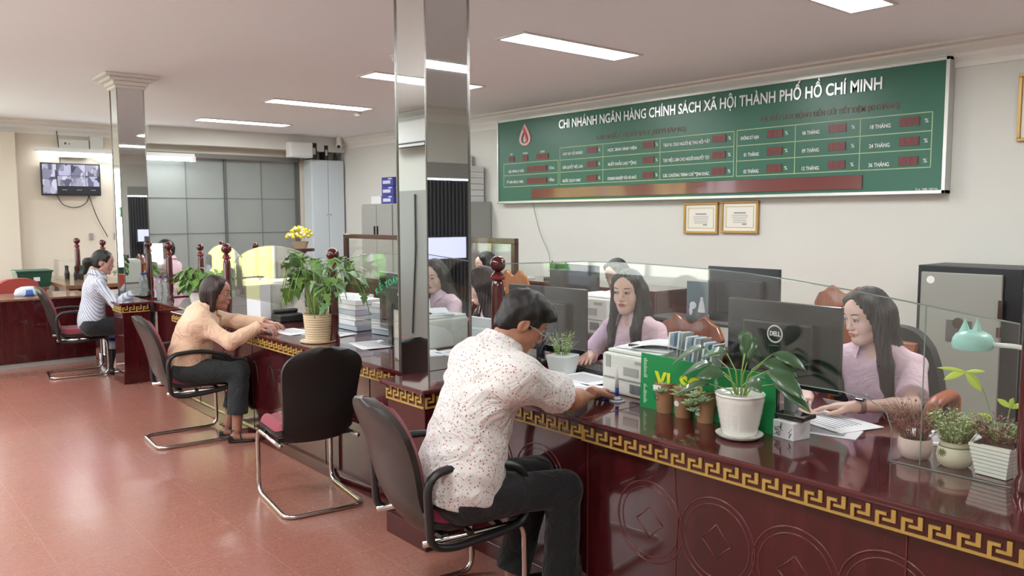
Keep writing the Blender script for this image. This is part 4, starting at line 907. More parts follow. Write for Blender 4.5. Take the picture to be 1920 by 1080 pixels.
def wispy(t, r, z0, h, n, lm, seed, lw=.012, stemm=None, spread=1.0, leafn=5, droop=.2):
    rr = random.Random(seed); lf = M(); sg = M()
    for i in range(n):
        a = rr.uniform(0, 2*PI); q = r*math.sqrt(rr.random())*.7; p0 = Vector((q*math.cos(a), q*math.sin(a), z0)); hh = h*rr.uniform(.55, 1); out = Vector((math.cos(a), math.sin(a), 0))*spread*r*rr.uniform(.4, 1.2)
        p1 = p0+out*.5+Vector((0, 0, hh*.6)); p2 = p0+out+Vector((rr.uniform(-.01, .01), rr.uniform(-.01, .01), hh)); sg.tube([p0, p1, p2], [.0012, .001, .0006], 4)
        for k in range(leafn):
            tt = .35+.65*k/leafn; pp = p0.lerp(p1, tt*1.4) if tt < .6 else p1.lerp(p2, (tt-.6)/.4); d = Vector((rr.uniform(-1, 1), rr.uniform(-1, 1), rr.uniform(-.2, .8))); leaf(lf, pp, d, (0, 0, 1), lw*rr.uniform(.8, 1.5), lw*rr.uniform(.5, .8), droop, 'oval', .1, 3)
    link('foliage', lf, lm, t, smooth=True); link('stems', sg, stemm or STEMG, t)
wispy(t, .05, .10, .13, 46, PALEF, 3, .012)
t = thing('headset', 'thin black headset arc beside the small square pot', 'headset', (-3.10, 2.95, CZ)); link('band', M().tube([(-.03+.0*q, .09*math.cos(PI*q/12), .06+.10*math.sin(PI*q/12)) for q in range(13)], .004, 6), BLACKP, t, smooth=True)
for s in (-1, 1): link('ear_cup', M().lathe([(.028, -.012), (.03, 0), (.028, .012)], n=16, T=Matrix.Translation((-.03, s*.09, .035)) @ Matrix.Rotation(R_(90), 4, 'X')), BLACKP, t, smooth=2)
# right-hand pots
def pot_at(px, py, name, lab, cat='potted plant'):
    p = at(px, py, 2, CZ); return thing(name, lab, cat, (p.x, p.y+.04, CZ))
t = pot_at(1705, 862, 'potted_plant', 'round pinkish white pot with reddish-brown wispy plant, left of three at the right'); pot_lathe(t, [(.035, 0), (.048, .01), (.056, .035), (.054, .065), (.050, .07), (.046, .066), (.044, .055)], mat('pot_blush', 'd8bfb4', .4), 10, (.045, .058)); wispy(t, .055, .06, .14, 80, REDLF, 5, .011, mat('stem_red', '7a4f3f', .6), 1.5, 6)
t = pot_at(1780, 878, 'potted_plant', 'cream jar pot with tied cord and fine green plant, middle of three'); pot_lathe(t, [(.036, 0), (.050, .012), (.055, .035), (.050, .062), (.044, .068), (.046, .082), (.049, .084), (.045, .084), (.042, .07)], mat('pot_cream', 'd6cbb2', .5), 32, (.042, .07)); wispy(t, .05, .07, .12, 130, PALEF, 6, .013, None, 1.2, 6)
link('cord', M().tube([(.0465*math.cos(2*PI*q/20), .0465*math.sin(2*PI*q/20), .067) for q in range(20)], .002, 5, closed=True), mat('cord_green', '6e7447', .8), t); g = M()
for q in range(10): a = 2*PI*q/10; g.tube([(-.02, -.049, .050), (-.02+.014*math.cos(a), -.053, .050+.014*math.sin(a))], [.003, .0012], 5)
link('flower_ornament', g, MATS['cord_green'], t)
t = pot_at(1862, 895, 'potted_plant', 'white ribbed square planter with red and green leaves, rightmost pot'); b = M()
for k in range(8):
    z = .002+k*.0125; a = .047+.0022*k; b.bb(-a, a, -a, a, z, z+.0105); b.bb(-a+.003, a-.003, -a+.003, a-.003, z+.0105, z+.0125)
link('planter', b, CERAM, t, bevel=.002, rot=(0, 0, R_(-8))); link('soil', M().bb(-.055, .055, -.055, .055, .098, .103), SOIL, t); wispy(t, .055, .10, .09, 60, REDLF, 8, .013, mat('stem_red', '7a4f3f', .6), 1.1, 5); wispy(t, .05, .10, .07, 30, LEAFL, 9, .014, None, 1.1, 4)
# added vase sprig in place of yellow-green leaves reflected in the screen
t = thing('reflection_sprig', 'added yellow-green sprig standing in for a leaf reflection in the right glass', 'plant', (-.98, 2.98, CZ)); lf = M(); sg = M()
link('vase', M().lathe([(.03, 0), (.032, .01), (.032, .10), (.030, .10), (.028, .01), (.001, .01)], n=20), GLASS, t, smooth=2)
tip = Vector((-.095, -.02, .275)); sg.tube([(0, 0, .01), (-.01, 0, .12), (-.04, -.01, .22), tip], .0018, 5); sg.tube([(0, 0, .01), (.03, 0, .1), (.04, 0, .17)], .0016, 5)
for d, L, w in (((-1, -.1, -.45), .075, .030), ((.75, 0, -.75), .075, .030), ((-.9, .1, .08), .10, .014), ((.9, -.2, .25), .07, .014)): leaf(lf, tip, d, (0, -.8, .6), L, w, .1, 'oval', .1, 7)
for d in ((-.7, 0, .5), (.8, -.1, .4), (.3, -.4, .9)): leaf(lf, Vector((.04, 0, .17)), d, (0, -.8, .6), .05, .02, .1, 'oval', .1, 6)
for d in ((-.9, 0, .3),): leaf(lf, Vector((-.01, 0, .12)), d, (0, -.8, .6), .05, .022, .1, 'oval', .1, 6)
thick(link('leaves', lf, LEAFY, t, smooth=True)); link('stem', sg, STEMG, t, smooth=True)
# turquoise lamp
t = thing('desk_lamp', 'turquoise desk lamp with two pointed ears and white curved arm behind the glass', 'lamp', (-.86, 3.25, CZ+.0)); TQ = mat('turquoise', '9cd3c6', .4)
hc = (-.30, 0, .335)
link('lamp_head', M().lathe([(.001, -.022), (.066, -.022), (.072, -.005), (.069, .014), (.058, .032), (.035, .044), (.001, .048)], hc, 28).lathe([(.026, .025), (.014, .055), (.001, .088)], (hc[0]-.03, hc[1], hc[2]), 12).lathe([(.026, .025), (.014, .055), (.001, .092)], (hc[0]+.012, hc[1], hc[2]), 12), TQ, t, smooth=2)
link('arm', M().tube(fillet([(hc[0]+.06, 0, hc[2]), (-.12, 0, .34), (0, 0, .28), (0, 0, .02)], .12, 10), .009, 10), WHITEP, t, smooth=True); link('base', M().lathe([(.07, 0), (.072, .012), (.06, .02), (.001, .02)], n=24), WHITEP, t, smooth=2)
# bottles, cups on the back desks
WAT = mat('bottle_plastic', 'cfd6d6', .12, trans=.75)
def bottle(x, y, z, lab, h=.22, capc=None):
    t = thing('bottle', lab, 'bottle', (x, y, z), 0, 'clear water bottles'); link('body', M().lathe([(.030, 0), (.033, .006), (.033, h*.3), (.031, h*.33), (.033, h*.36), (.033, h*.62), (.026, h*.75), (.013, h*.88), (.013, h*.92)], n=20), WAT, t, smooth=2); link('cap', M().lathe([(.015, h*.92), (.015, h)], n=16), capc or BLU, t)
bottle(-2.62, 3.75, .78, 'clear water bottle behind the brochures, left', .2) if False else None
for i, (px, lab) in enumerate(((1293, 'clear water bottle behind the leaflets, left of three'), (1308, 'clear water bottle behind the leaflets, middle of three'), (1324, 'clear water bottle behind the leaflets, right of three'))): p = at(px, 655, 1, 4.15); bottle(p.x, 4.15, .78, lab, .21, WHITEP)
for px, lab in ((291, 'clear water bottle on the counter left of the post by the white pot'), (303, 'second clear bottle beside it, closer to the post')):
    p = at(px, 563, 2, CZ); bottle(p.x, p.y+.05, CZ, lab, .24)
t = thing('pen_cup', 'small red cup on the back desk', 'cup', (-3.45, 4.2, .78)); link('cup', M().lathe([(.03, 0), (.035, .09), (.032, .09), (.028, .01)], n=18), mat('cup_red', 'b0292c', .4), t, smooth=2); link('pens', M().tube([(.01, 0, .02), (.02, 0, .14)], .004).tube([(-.01, 0, .02), (-.02, 0, .13)], .004), BLACKP, t)
papers(-3.5, 4.35, .5, .3, R_(6), 'white papers across the back desk behind the middle teller', 5, .78)
tag(link('desk_riser', M().box((0, 0, .12), (.9, .3, .02)).box((-.42, 0, .055), (.03, .28, .11)).box((.42, 0, .055), (.03, .28, .11)), BLACKP, bevel=.003, loc=(-3.2, 4.5, .78)), 'black shelf riser on the back desk right of the middle teller', 'shelf')
t = thing('calendar', 'grey card with two white bird shapes standing before the dark grey monitor', 'card', (-3.03, 4.08, .78)); link('card', M().box((0, 0, .21), (.16, .004, .42)), mat('card_teal', '77858a', .6), t)
b = M().sphere((-.03, -.004, .27), .02, 12, 8, (1.3, .2, 1.2)).sphere((-.045, -.004, .235), .014, 10, 6, (1, .2, 2.0)).sphere((.035, -.004, .315), .012, 10, 6, (1, .2, 1)).lathe([(.028, .23), (.02, .28), (.009, .31)], (.035, -.004, 0), 12, sy=.15); link('bird_shapes', b, PAPER, t)
# brown carved things and others right of teller B handled by chairs
# left counter plants
t = thing('potted_plant', 'white round pot of drooping green leaves at the end of the left counter', 'potted plant', (-7.08, 2.48, CZ)); pot_lathe(t, [(.065, 0), (.072, .005), (.098, .12), (.103, .165), (.107, .17), (.10, .172), (.095, .14)], CERAM, 36, (.095, .15))
def viney(t, z0, n, h, spread, L, w, seed, kind='oval', lm=LEAFM, droop=.8, leaves=5, r=.05, updir=1.0, sw=.0025, flat=(1, 1)):
    rr = random.Random(seed); lf = M(); lf2 = M(); sg = M()
    for i in range(n):
        a = 2*PI*i/n+rr.uniform(-.2, .2); R0 = r*rr.random(); o = Vector((math.cos(a)*flat[0], math.sin(a)*flat[1], 0)); p0 = Vector((math.cos(a)*R0, math.sin(a)*R0, z0)); hh = h*rr.uniform(.45, 1.0)*updir; sp = spread*rr.uniform(.45, 1.0)
        p1 = p0+o*sp*.35+Vector((0, 0, hh*.7)); p2 = p0+o*sp*.75+Vector((0, 0, hh)); p3 = p0+o*sp*1.1+Vector((0, 0, hh*(1-droop*rr.uniform(.3, 1))))
        C_ = [p0.lerp(p1, q/3) for q in range(3)]+[p1*(1-q)**2+p2*2*q*(1-q)+p3*q*q for q in [k/6 for k in range(7)]]; sg.tube(C_, sw, 5)
        for k in range(leaves):
            pp = C_[min(len(C_)-1, 3+int(k*6/leaves)+1)]; d = (o*rr.uniform(.2, 1)+Vector((rr.uniform(-.9, .9), rr.uniform(-.9, .9), rr.uniform(-1.0, .15)))); leaf(lf if rr.random() < .6 else lf2, pp, d, (0, 0, 1), L*rr.uniform(.7, 1.15), w*rr.uniform(.7, 1.15), .35, kind, .15, 7)
    link('foliage', lf, lm, t, smooth=True); link('young_foliage', lf2, mat('leaf_fresh', '648c40', .45, var=.3, vscale=20), t, smooth=True); link('stems', sg, STEMG, t, smooth=True)
viney(t, .15, 30, .30, .22, .10, .055, 21, leaves=4, droop=.7)
t = thing('potted_plant', 'beige ribbed pot with large lobed-leaf plant behind the armless chair', 'potted plant', (-4.81, 2.43, CZ)); RIB = mat('pot_beige', 'cdb998', .5)
pr = [(.075, 0), (.082, .004)]
for k in range(11): z = .01+k*.0155; r = .078+.014*k/11; pr += [(r, z), (r+.004, z+.004), (r+.004, z+.010), (r, z+.0145)]
pr += [(.097, .185), (.099, .188), (.092, .188), (.088, .165)]
link('pot', M().lathe(pr, n=36), RIB, t, smooth=2); link('saucer', M().lathe([(.10, 0), (.115, .004), (.118, .012), (.085, .006), (.001, .006)], n=36), RIB, t, smooth=2); link('soil', M().lathe([(.001, .165), (.088, .165), (.088, .17), (.001, .175)], n=20), SOIL, t)
viney(t, .17, 20, .54, .52, .085, .095, 33, 'ivy', mat('leaf_lobed', '4f7440', .5, var=.3, vscale=18), .95, 5, .05, sw=.0028, flat=(1, .5))
viney(t, .17, 7, .46, .12, .08, .09, 35, 'ivy', MATS['leaf_lobed'], .4, 2, .04, sw=.003)
# plant reflected / standing beside the far column
t = thing('potted_plant', 'white pot with bushy green plant just left of the far column', 'potted plant', (-9.35, 2.62, CZ)); pot_lathe(t, [(.07, 0), (.10, .14), (.105, .17), (.098, .17), (.09, .14)], CERAM, 30, (.092, .15)); viney(t, .15, 24, .22, .20, .10, .055, 41, leaves=5, droop=.8)
# upright leaflet stand by the near column, white tower by peach woman
t = thing('leaflet_stand', 'clear upright stand with pale grey leaflet left of the near column', 'leaflet stand', (-3.86, 2.44, CZ), R_(-14)); link('stand', M().bb(-.075, .075, -.004, .0, 0, .29).bb(-.075, .075, -.004, .08, 0, .006), GLASS, t); link('leaflet', M().bb(-.07, .07, .001, .005, .01, .285), mat('leaflet_grey2', 'a9abb2', .6), t); link('leaflet', M().bb(-.065, .065, .006, .012, .01, .26), PAPER, t)
t = thing('tall_box', 'tall pale yellow and white box standing behind the glass beside the woman in peach', 'box', (-6.20, 2.62, CZ), R_(15)); link('box', M().bb(-.085, .085, -.05, .05, 0, .33), PAPER, t, bevel=.004); link('upper_print', M().bb(-.082, .082, -.052, -.05, .17, .325), mat('pale_yellow', 'd8d6a6', .6), t)
for x, y, lab in ((-5.95, 2.75, 'black telephone on the counter behind the glass by the woman in peach'),):
    t = thing('telephone', lab, 'telephone', (x, y, CZ)); link('base', M().box((0, 0, .03), (.18, .2, .06)), BLACKP, t, bevel=.01); link('handset', M().box((-.05, 0, .075), (.05, .2, .03)), BLACKP, t, bevel=.01)
# far left table: green crates, glass case, cap
t = thing('side_table', 'low brown wooden table with crates against the back wall', 'table', (-11.9, 1.0, 0)); link('tabletop', M().bb(-.6, .3, -1.0, 1.15, .70, .73), BROWNW, t); 
for a, c in ((-.55, -.95), (.25, -.95), (-.55, 1.1), (.25, 1.1)): link('leg', M().box((a, c, .35), (.05, .05, .7)), WOODD, t)
GCR = mat('crate_green', '1d4a38', .5)
for i, (y, lab) in enumerate(((1.42, 'dark green plastic crate at the very left edge behind the desk'), (2.02, 'dark green plastic crate right of the red chair'))):
    t = thing('crate', lab, 'crate', (-11.9, y, .73), 0, 'dark green crates'); link('box', M().add([(-.17, -.17, 0), (.17, -.17, 0), (.17, .17, 0), (-.17, .17, 0), (-.2, -.2, .2), (.2, -.2, .2), (.2, .2, .2), (-.2, .2, .2)], [(3, 2, 1, 0), (4, 5, 6, 7), (0, 1, 5, 4), (1, 2, 6, 5), (2, 3, 7, 6), (3, 0, 4, 7)]), GCR, t, bevel=.008); link('rim', M().bb(-.21, .21, -.21, .21, .19, .21), GCR, t, bevel=.006); link('label', M().box((.192, .02, .10), (.004, .07, .05)), PAPER, t)
t = thing('display_case', 'glass case with dark metal goods on the far side counter', 'display case', (-12.0, 2.55, CZ)); link('case', M().bb(-.3, .3, -.2, -.19, 0, .26).bb(-.3, .3, .19, .2, 0, .26).bb(-.3, .3, -.2, .2, .25, .26), GLASS, t); rr = random.Random(2); b = M()
for k in range(9): b.lathe([(.02, 0), (.025, .08), (.012, .12), (.014, .18)], (-.25+.06*k, rr.uniform(-.1, .1), 0), 10)
link('goods', b, DARKM, t); b = M()
t = thing('cap', 'blue and white cap lying on the far left desk before the red chair', 'cap', (-10.3, 1.70, .745)); link('crown', M().lathe([(.10, 0), (.105, .03), (.09, .075), (.05, .10), (.001, .105)], n=20, sy=1.3), mat('cap_white', 'bcc4cf', .7), t, smooth=True); link('front_panel', M().lathe([(.106, .0), (.108, .03), (.094, .07)], n=20, sy=1.0), mat('cap_blue', '39589a', .7), t, smooth=True)
# bouquet
t = thing('flower_bouquet', 'yellow and white flower arrangement in a basket near the white corner cabinet', 'flowers', (-10.78, 5.2, 1.16)); link('basket', M().lathe([(.10, 0), (.14, .10), (.13, .10), (.09, .01)], n=20, sy=.8), mat('basket', 'b59a7c', .8, bump=.4, bscale=60), t, smooth=2); rr = random.Random(7); fy = M(); fw_ = M(); fg = M()
for k in range(70):
    a = rr.uniform(0, 2*PI); e = rr.uniform(0, 1.2); R0 = .20; p = Vector((math.cos(a)*math.sin(e)*R0, math.sin(a)*math.sin(e)*R0, .08+math.cos(e)*.23*rr.uniform(.7, 1))); (fy if k % 3 else fw_).sphere(p, .026, 7, 5); 
    if k % 4 == 0: leaf(fg, p, (math.cos(a), math.sin(a), .3), (0, 0, 1), .08, .03)
link('yellow_flowers', fy, mat('flower_yellow', 'd9c83e', .7), t, smooth=True); link('white_flowers', fw_, mat('flower_white', 'd9d4bf', .7), t, smooth=True); link('leaves', fg, LEAFL, t)
t = thing('flower_stand', 'dark stand carrying the yellow flower arrangement', 'stand', (-10.78, 5.2, 0)); link('top', M().lathe([(.20, 1.12), (.20, 1.16)], n=24), WOODD, t); link('column', M().lathe([(.12, 0), (.12, .04), (.04, .1), (.04, 1.05), (.1, 1.12)], n=18), WOODD, t, smooth=2)
# small wall fittings
for y, z, lab in ((3.06, 1.33, 'small grey wall socket under the cables'), (3.40, 1.33, 'small grey wall switch near the far mirror column')): tag(link('wall_socket', M().box((.01, 0, 0), (.02, .05, .10)), CABLEW, bevel=.003, loc=(-13.3, y, z)), lab, 'socket')
t = thing('small_sign', 'tiny green sign on the edge of the far mirror column', 'sign', (-8.62, 2.27, 1.66)); link('plate', M().box((.0, -.012, 0), (.06, .008, .10)), mat('sign_green', '1f7a4e', .5), t); link('figure', M().box((0, -.017, .0), (.02, .003, .05)), PAPER, t)
t = thing('shopping_bag', 'white and blue bag under the seat beside the woman in striped blouse', 'bag', (-9.12, 2.26, .0)); link('bag', M().box((0, 0, .12), (.18, .12, .24)), BLACKP, t, bevel=.02); link('top_bag', M().box((0, 0, .285), (.20, .12, .09)), mat('bag_white', 'aeb2bd', .7), t, bevel=.015); link('band', M().box((0, -.001, .345), (.195, .115, .035)), mat('bag_blue', '2b2f68', .6), t, bevel=.01)
# ------------------------------------------------------------ people: smooth distance fields meshed into one surface
def rx(a): c, s = math.cos(a), math.sin(a); return np.array([[1, 0, 0], [0, c, -s], [0, s, c]])
def ry(a): c, s = math.cos(a), math.sin(a); return np.array([[c, 0, s], [0, 1, 0], [-s, 0, c]])
def rz(a): c, s = math.cos(a), math.sin(a); return np.array([[c, -s, 0], [s, c, 0], [0, 0, 1]])
def V(*a): return np.array(a, float)
def cone(a, b, ra, rb, k=.02, cut=None, op='u'): return dict(t='c', a=np.array(a, float), b=np.array(b, float), ra=ra, rb=rb, k=k, cut=cut or [], op=op)
def ell(c, r, Rm=None, k=.02, op='u'): return dict(t='e', c=np.array(c, float), r=np.array(r, float), R=np.eye(3) if Rm is None else Rm, k=k, op=op, cut=[])
def field(prims, lo, hi, h, disp=None):
    ax = [np.arange(lo[i], hi[i]+h, h) for i in range(3)]; F = np.full([len(a) for a in ax], .5, np.float32)
    for p in prims:
        if p['t'] == 'p':
            for pt, n in p['cut']: F = np.maximum(F, ((ax[0][:, None, None]-pt[0])*n[0]+(ax[1][None, :, None]-pt[1])*n[1]+(ax[2][None, None, :]-pt[2])*n[2])).astype(np.float32)
            continue
        if p['t'] == 'c': m0 = np.minimum(p['a']-p['ra'], p['b']-p['rb']); m1 = np.maximum(p['a']+p['ra'], p['b']+p['rb'])
        elif p['t'] == 'e': r = max(p['r']); ext = np.abs(p['R'])@p['r']; m0 = p['c']-ext; m1 = p['c']+ext
        mg = p['k']+2.5*h; sl = []
        for i in range(3):
            a = int(max(0, math.floor((m0[i]-mg-lo[i])/h))); b = int(min(len(ax[i]), math.ceil((m1[i]+mg-lo[i])/h)+1)); sl.append((a, b))
        if any(b <= a for a, b in sl): continue
        X = ax[0][sl[0][0]:sl[0][1]][:, None, None]; Y = ax[1][sl[1][0]:sl[1][1]][None, :, None]; Z = ax[2][sl[2][0]:sl[2][1]][None, None, :]
        if p['t'] == 'c':
            a, b = p['a'], p['b']; d = b-a; L = max(d@d, 1e-9)
            t = np.clip(((X-a[0])*d[0]+(Y-a[1])*d[1]+(Z-a[2])*d[2])/L, 0, 1)
            D = np.sqrt((X-a[0]-t*d[0])**2+(Y-a[1]-t*d[1])**2+(Z-a[2]-t*d[2])**2)-(p['ra']+(p['rb']-p['ra'])*t)
        else:
            c, r, Rm = p['c'], p['r'], p['R']; x, y, z = X-c[0], Y-c[1], Z-c[2]
            q = [(Rm[0, i]*x+Rm[1, i]*y+Rm[2, i]*z) for i in range(3)]
            k1 = np.sqrt((q[0]/r[0])**2+(q[1]/r[1])**2+(q[2]/r[2])**2); k2 = np.sqrt((q[0]/r[0]**2)**2+(q[1]/r[1]**2)**2+(q[2]/r[2]**2)**2)+1e-6
            D = k1*(k1-1)/k2
        for pt, n in p['cut']: D = np.maximum(D, (X-pt[0])*n[0]+(Y-pt[1])*n[1]+(Z-pt[2])*n[2])
        S_ = F[sl[0][0]:sl[0][1], sl[1][0]:sl[1][1], sl[2][0]:sl[2][1]]; k = p['k']
        if p['op'] == 'u':
            hh = np.maximum(k-np.abs(S_-D), 0)/k; S_[...] = np.minimum(S_, D)-hh*hh*k/4
        else:
            D = -D; hh = np.maximum(k-np.abs(S_-D), 0)/k; S_[...] = np.maximum(S_, D)+hh*hh*k/4
    if disp is not None: F += disp(ax[0][:, None, None], ax[1][None, :, None], ax[2][None, None, :]).astype(np.float32)
    return F, ax
def planes(F, ax, pl):
    X, Y, Z = ax[0][:, None, None], ax[1][None, :, None], ax[2][None, None, :]
    for pt, n in pl: F = np.maximum(F, (X-pt[0])*n[0]+(Y-pt[1])*n[1]+(Z-pt[2])*n[2])
    return F
def nets(F, ax, h, base=0):
    F = F.copy()
    for q in (F[0], F[-1], F[:, 0], F[:, -1], F[:, :, 0], F[:, :, -1]): pass
    ins = F < 0; n = F.shape
    c = np.zeros((n[0]-1, n[1]-1, n[2]-1), np.int8)
    offs = [(i, j, k) for i in (0, 1) for j in (0, 1) for k in (0, 1)]
    for i, j, k in offs: c += ins[i:n[0]-1+i, j:n[1]-1+j, k:n[2]-1+k]
    act = (c > 0) & (c < 8); idx = np.argwhere(act)
    if len(idx) == 0: return np.zeros((0, 3)), []
    vid = np.full(act.shape, -1, np.int64); vid[act] = np.arange(len(idx))
    val = {o: F[idx[:, 0]+o[0], idx[:, 1]+o[1], idx[:, 2]+o[2]] for o in offs}
    s = np.zeros((len(idx), 3)); cnt = np.zeros(len(idx))
    for o in offs:
        for a in range(3):
            if o[a]: continue
            q = list(o); q[a] = 1; q = tuple(q); v0, v1 = val[o], val[q]; m_ = (v0 < 0) != (v1 < 0)
            t = np.where(m_, v0/np.where(m_, v0-v1, 1), 0); p = np.tile(np.array(o, float), (len(idx), 1)); p[:, a] += t
            s += p*m_[:, None]; cnt += m_
    v = (s/cnt[:, None]+idx)*h+np.array([a[0] for a in ax])
    faces = []
    for a in range(3):
        b_, c_ = (a+1) % 3, (a+2) % 3
        A = [slice(0, n[i]) for i in range(3)]; B = list(A); A[a] = slice(0, n[a]-1); B[a] = slice(1, n[a])
        ch = ins[tuple(A)] != ins[tuple(B)]; e = np.argwhere(ch)
        e = e[(e[:, b_] > 0) & (e[:, c_] > 0) & (e[:, b_] < n[b_]-1) & (e[:, c_] < n[c_]-1)]
        if len(e) == 0: continue
        def cell(db, dc):
            q = e.copy(); q[:, b_] -= db; q[:, c_] -= dc; return vid[q[:, 0], q[:, 1], q[:, 2]]
        Q = np.stack([cell(1, 1), cell(0, 1), cell(0, 0), cell(1, 0)], 1)
        fl = ~ins[e[:, 0], e[:, 1], e[:, 2]]
        Q[fl] = Q[fl][:, ::-1]; faces.append(Q)
    Q = np.concatenate(faces); Q = Q[(Q >= 0).all(1)]
    return v, Q+base
def mesh_np(name, v, f, mts, parent, mi=None):
    me = bpy.data.meshes.new(name); me.vertices.add(len(v)); me.vertices.foreach_set('co', v.astype(np.float32).ravel())
    me.loops.add(len(f)*4); me.loops.foreach_set('vertex_index', f.astype(np.int32).ravel())
    me.polygons.add(len(f)); me.polygons.foreach_set('loop_start', np.arange(0, len(f)*4, 4, dtype=np.int32))
    try: me.polygons.foreach_set('loop_total', np.full(len(f), 4, np.int32))
    except Exception: pass
    for t in mts: me.materials.append(t)
    if mi is not None: me.polygons.foreach_set('material_index', mi.astype(np.int32))
    me.polygons.foreach_set('use_smooth', np.ones(len(f), bool)); me.update(calc_edges=True); me.validate()
    o = bpy.data.objects.new(name, me); C.objects.link(o)
    if parent: o.parent = parent
    return o
def bounds(prims, pad=.02):
    lo = V(9, 9, 9); hi = -lo
    for p in prims:
        if p['op'] != 'u': continue
        if p['t'] == 'c': lo = np.minimum(lo, np.minimum(p['a']-p['ra'], p['b']-p['rb'])); hi = np.maximum(hi, np.maximum(p['a']+p['ra'], p['b']+p['rb']))
        else: ext = np.abs(p['R'])@p['r']; lo = np.minimum(lo, p['c']-ext); hi = np.maximum(hi, p['c']+ext)
    return lo-pad, hi+pad
def sdf_mesh(name, prims, h, mts, parent, disp=None, cuts=None):
    lo, hi = bounds(prims); F, ax = field(prims, lo, hi, h, disp)
    if cuts: F = planes(F, ax, cuts)
    v, f = nets(F, ax, h); return mesh_np(name, v, f, mts, parent)

def skin_mat(name, col):
    m_ = mat(name, col, .48, var=.06, vscale=14, bump=.04, bscale=250); b = m_.node_tree.nodes['Principled BSDF']
    b.inputs['Subsurface Weight'].default_value = .08; b.inputs['Subsurface Radius'].default_value = (.01, .004, .002); return m_
SKA = skin_mat('skin_fair', 'd9b3a1'); SKM = skin_mat('skin_tan', 'a9745a'); SKP = skin_mat('skin_medium', 'b08275')
HAIR = mat('hair_black', '120e0c', .45, var=.35, vscale=9, bump=.35, bscale=40, stretch=(14, 14, 1)); HAIRB = mat('hair_brown', '2b1712', .4, var=.4, vscale=9, bump=.35, bscale=40, stretch=(14, 14, 1))
LIP = mat('lips', 'b4635f', .4); BROW = mat('eyebrow', '3b2a24', .7); EYEW = mat('eye_white', 'b5aca6', .2); IRIS = mat('iris', '1d120d', .1); LASH = mat('lash', '1a1210', .6)
def cloth(name, kind, c1, c2=None):
    M_, nt, b = nodes(name); N = nt.nodes.new; L = nt.links.new
    b.inputs['Base Color'].default_value = lin(c1); b.inputs['Roughness'].default_value = .85; b.inputs['Sheen Weight'].default_value = .15
    tc = N('ShaderNodeTexCoord'); n = N('ShaderNodeTexNoise'); n.inputs['Scale'].default_value = 7; n.inputs['Detail'].default_value = 4; n.inputs['Distortion'].default_value = 2.5
    L(tc.outputs['Object'], n.inputs[0]); bp = N('ShaderNodeBump'); bp.inputs['Strength'].default_value = .55; bp.inputs['Distance'].default_value = .04; L(n.outputs[0], bp.inputs['Height']); L(bp.outputs[0], b.inputs['Normal'])
    if kind == 'dots':
        v = N('ShaderNodeTexVoronoi'); v.inputs['Scale'].default_value = 78; v.inputs['Randomness'].default_value = .75; L(tc.outputs['Object'], v.inputs[0])
        lt = N('ShaderNodeMath'); lt.operation = 'LESS_THAN'; lt.inputs[1].default_value = .26; L(v.outputs['Distance'], lt.inputs[0])
        cr = N('ShaderNodeValToRGB'); cr.color_ramp.interpolation = 'CONSTANT'; cr.color_ramp.elements[0].color = lin('c2798a'); cr.color_ramp.elements[1].position = .4; cr.color_ramp.elements[1].color = lin('8a8f96')
        e = cr.color_ramp.elements.new(.65); e.color = lin('a0525f'); e = cr.color_ramp.elements.new(.8); e.color = lin('d9c0a8'); L(v.outputs['Color'], cr.inputs[0])
        mx = N('ShaderNodeMix'); mx.data_type = 'RGBA'; L(lt.outputs[0], mx.inputs[0]); mx.inputs[6].default_value = lin(c1); L(cr.outputs[0], mx.inputs[7]); L(mx.outputs[2], b.inputs['Base Color'])
    if kind == 'stripe':
        w = N('ShaderNodeTexWave'); w.bands_direction = 'DIAGONAL'; w.inputs['Scale'].default_value = 17; w.inputs['Distortion'].default_value = .6; L(tc.outputs['Object'], w.inputs[0])
        gt = N('ShaderNodeMath'); gt.operation = 'GREATER_THAN'; gt.inputs[1].default_value = .72; L(w.outputs[0], gt.inputs[0])
        mx = N('ShaderNodeMix'); mx.data_type = 'RGBA'; L(gt.outputs[0], mx.inputs[0]); mx.inputs[6].default_value = lin(c1); mx.inputs[7].default_value = lin(c2); L(mx.outputs[2], b.inputs['Base Color'])
    if kind == 'fine':
        w = N('ShaderNodeTexWave'); w.bands_direction = 'X'; w.inputs['Scale'].default_value = 60; L(tc.outputs['Object'], w.inputs[0])
        mx = N('ShaderNodeMix'); mx.data_type = 'RGBA'; L(w.outputs[0], mx.inputs[0]); mx.inputs[6].default_value = lin(c1); mx.inputs[7].default_value = lin(c2); L(mx.outputs[2], b.inputs['Base Color'])
    return M_
PINK = cloth('pink_uniform', 'fine', 'd8b6c1', 'e0c4cd'); DOTS = cloth('dotted_shirt', 'dots', 'dcd8d4'); PEACH = cloth('peach_blouse', 'plain', 'dbb79b'); STRIPE = cloth('striped_blouse', 'stripe', 'cfd2dc', '9298ab')
BLKC = cloth('black_trousers', 'plain', '15171a'); GRYC = cloth('charcoal_trousers', 'plain', '24282a'); SHOE = mat('shoe_leather', '17171a', .3)

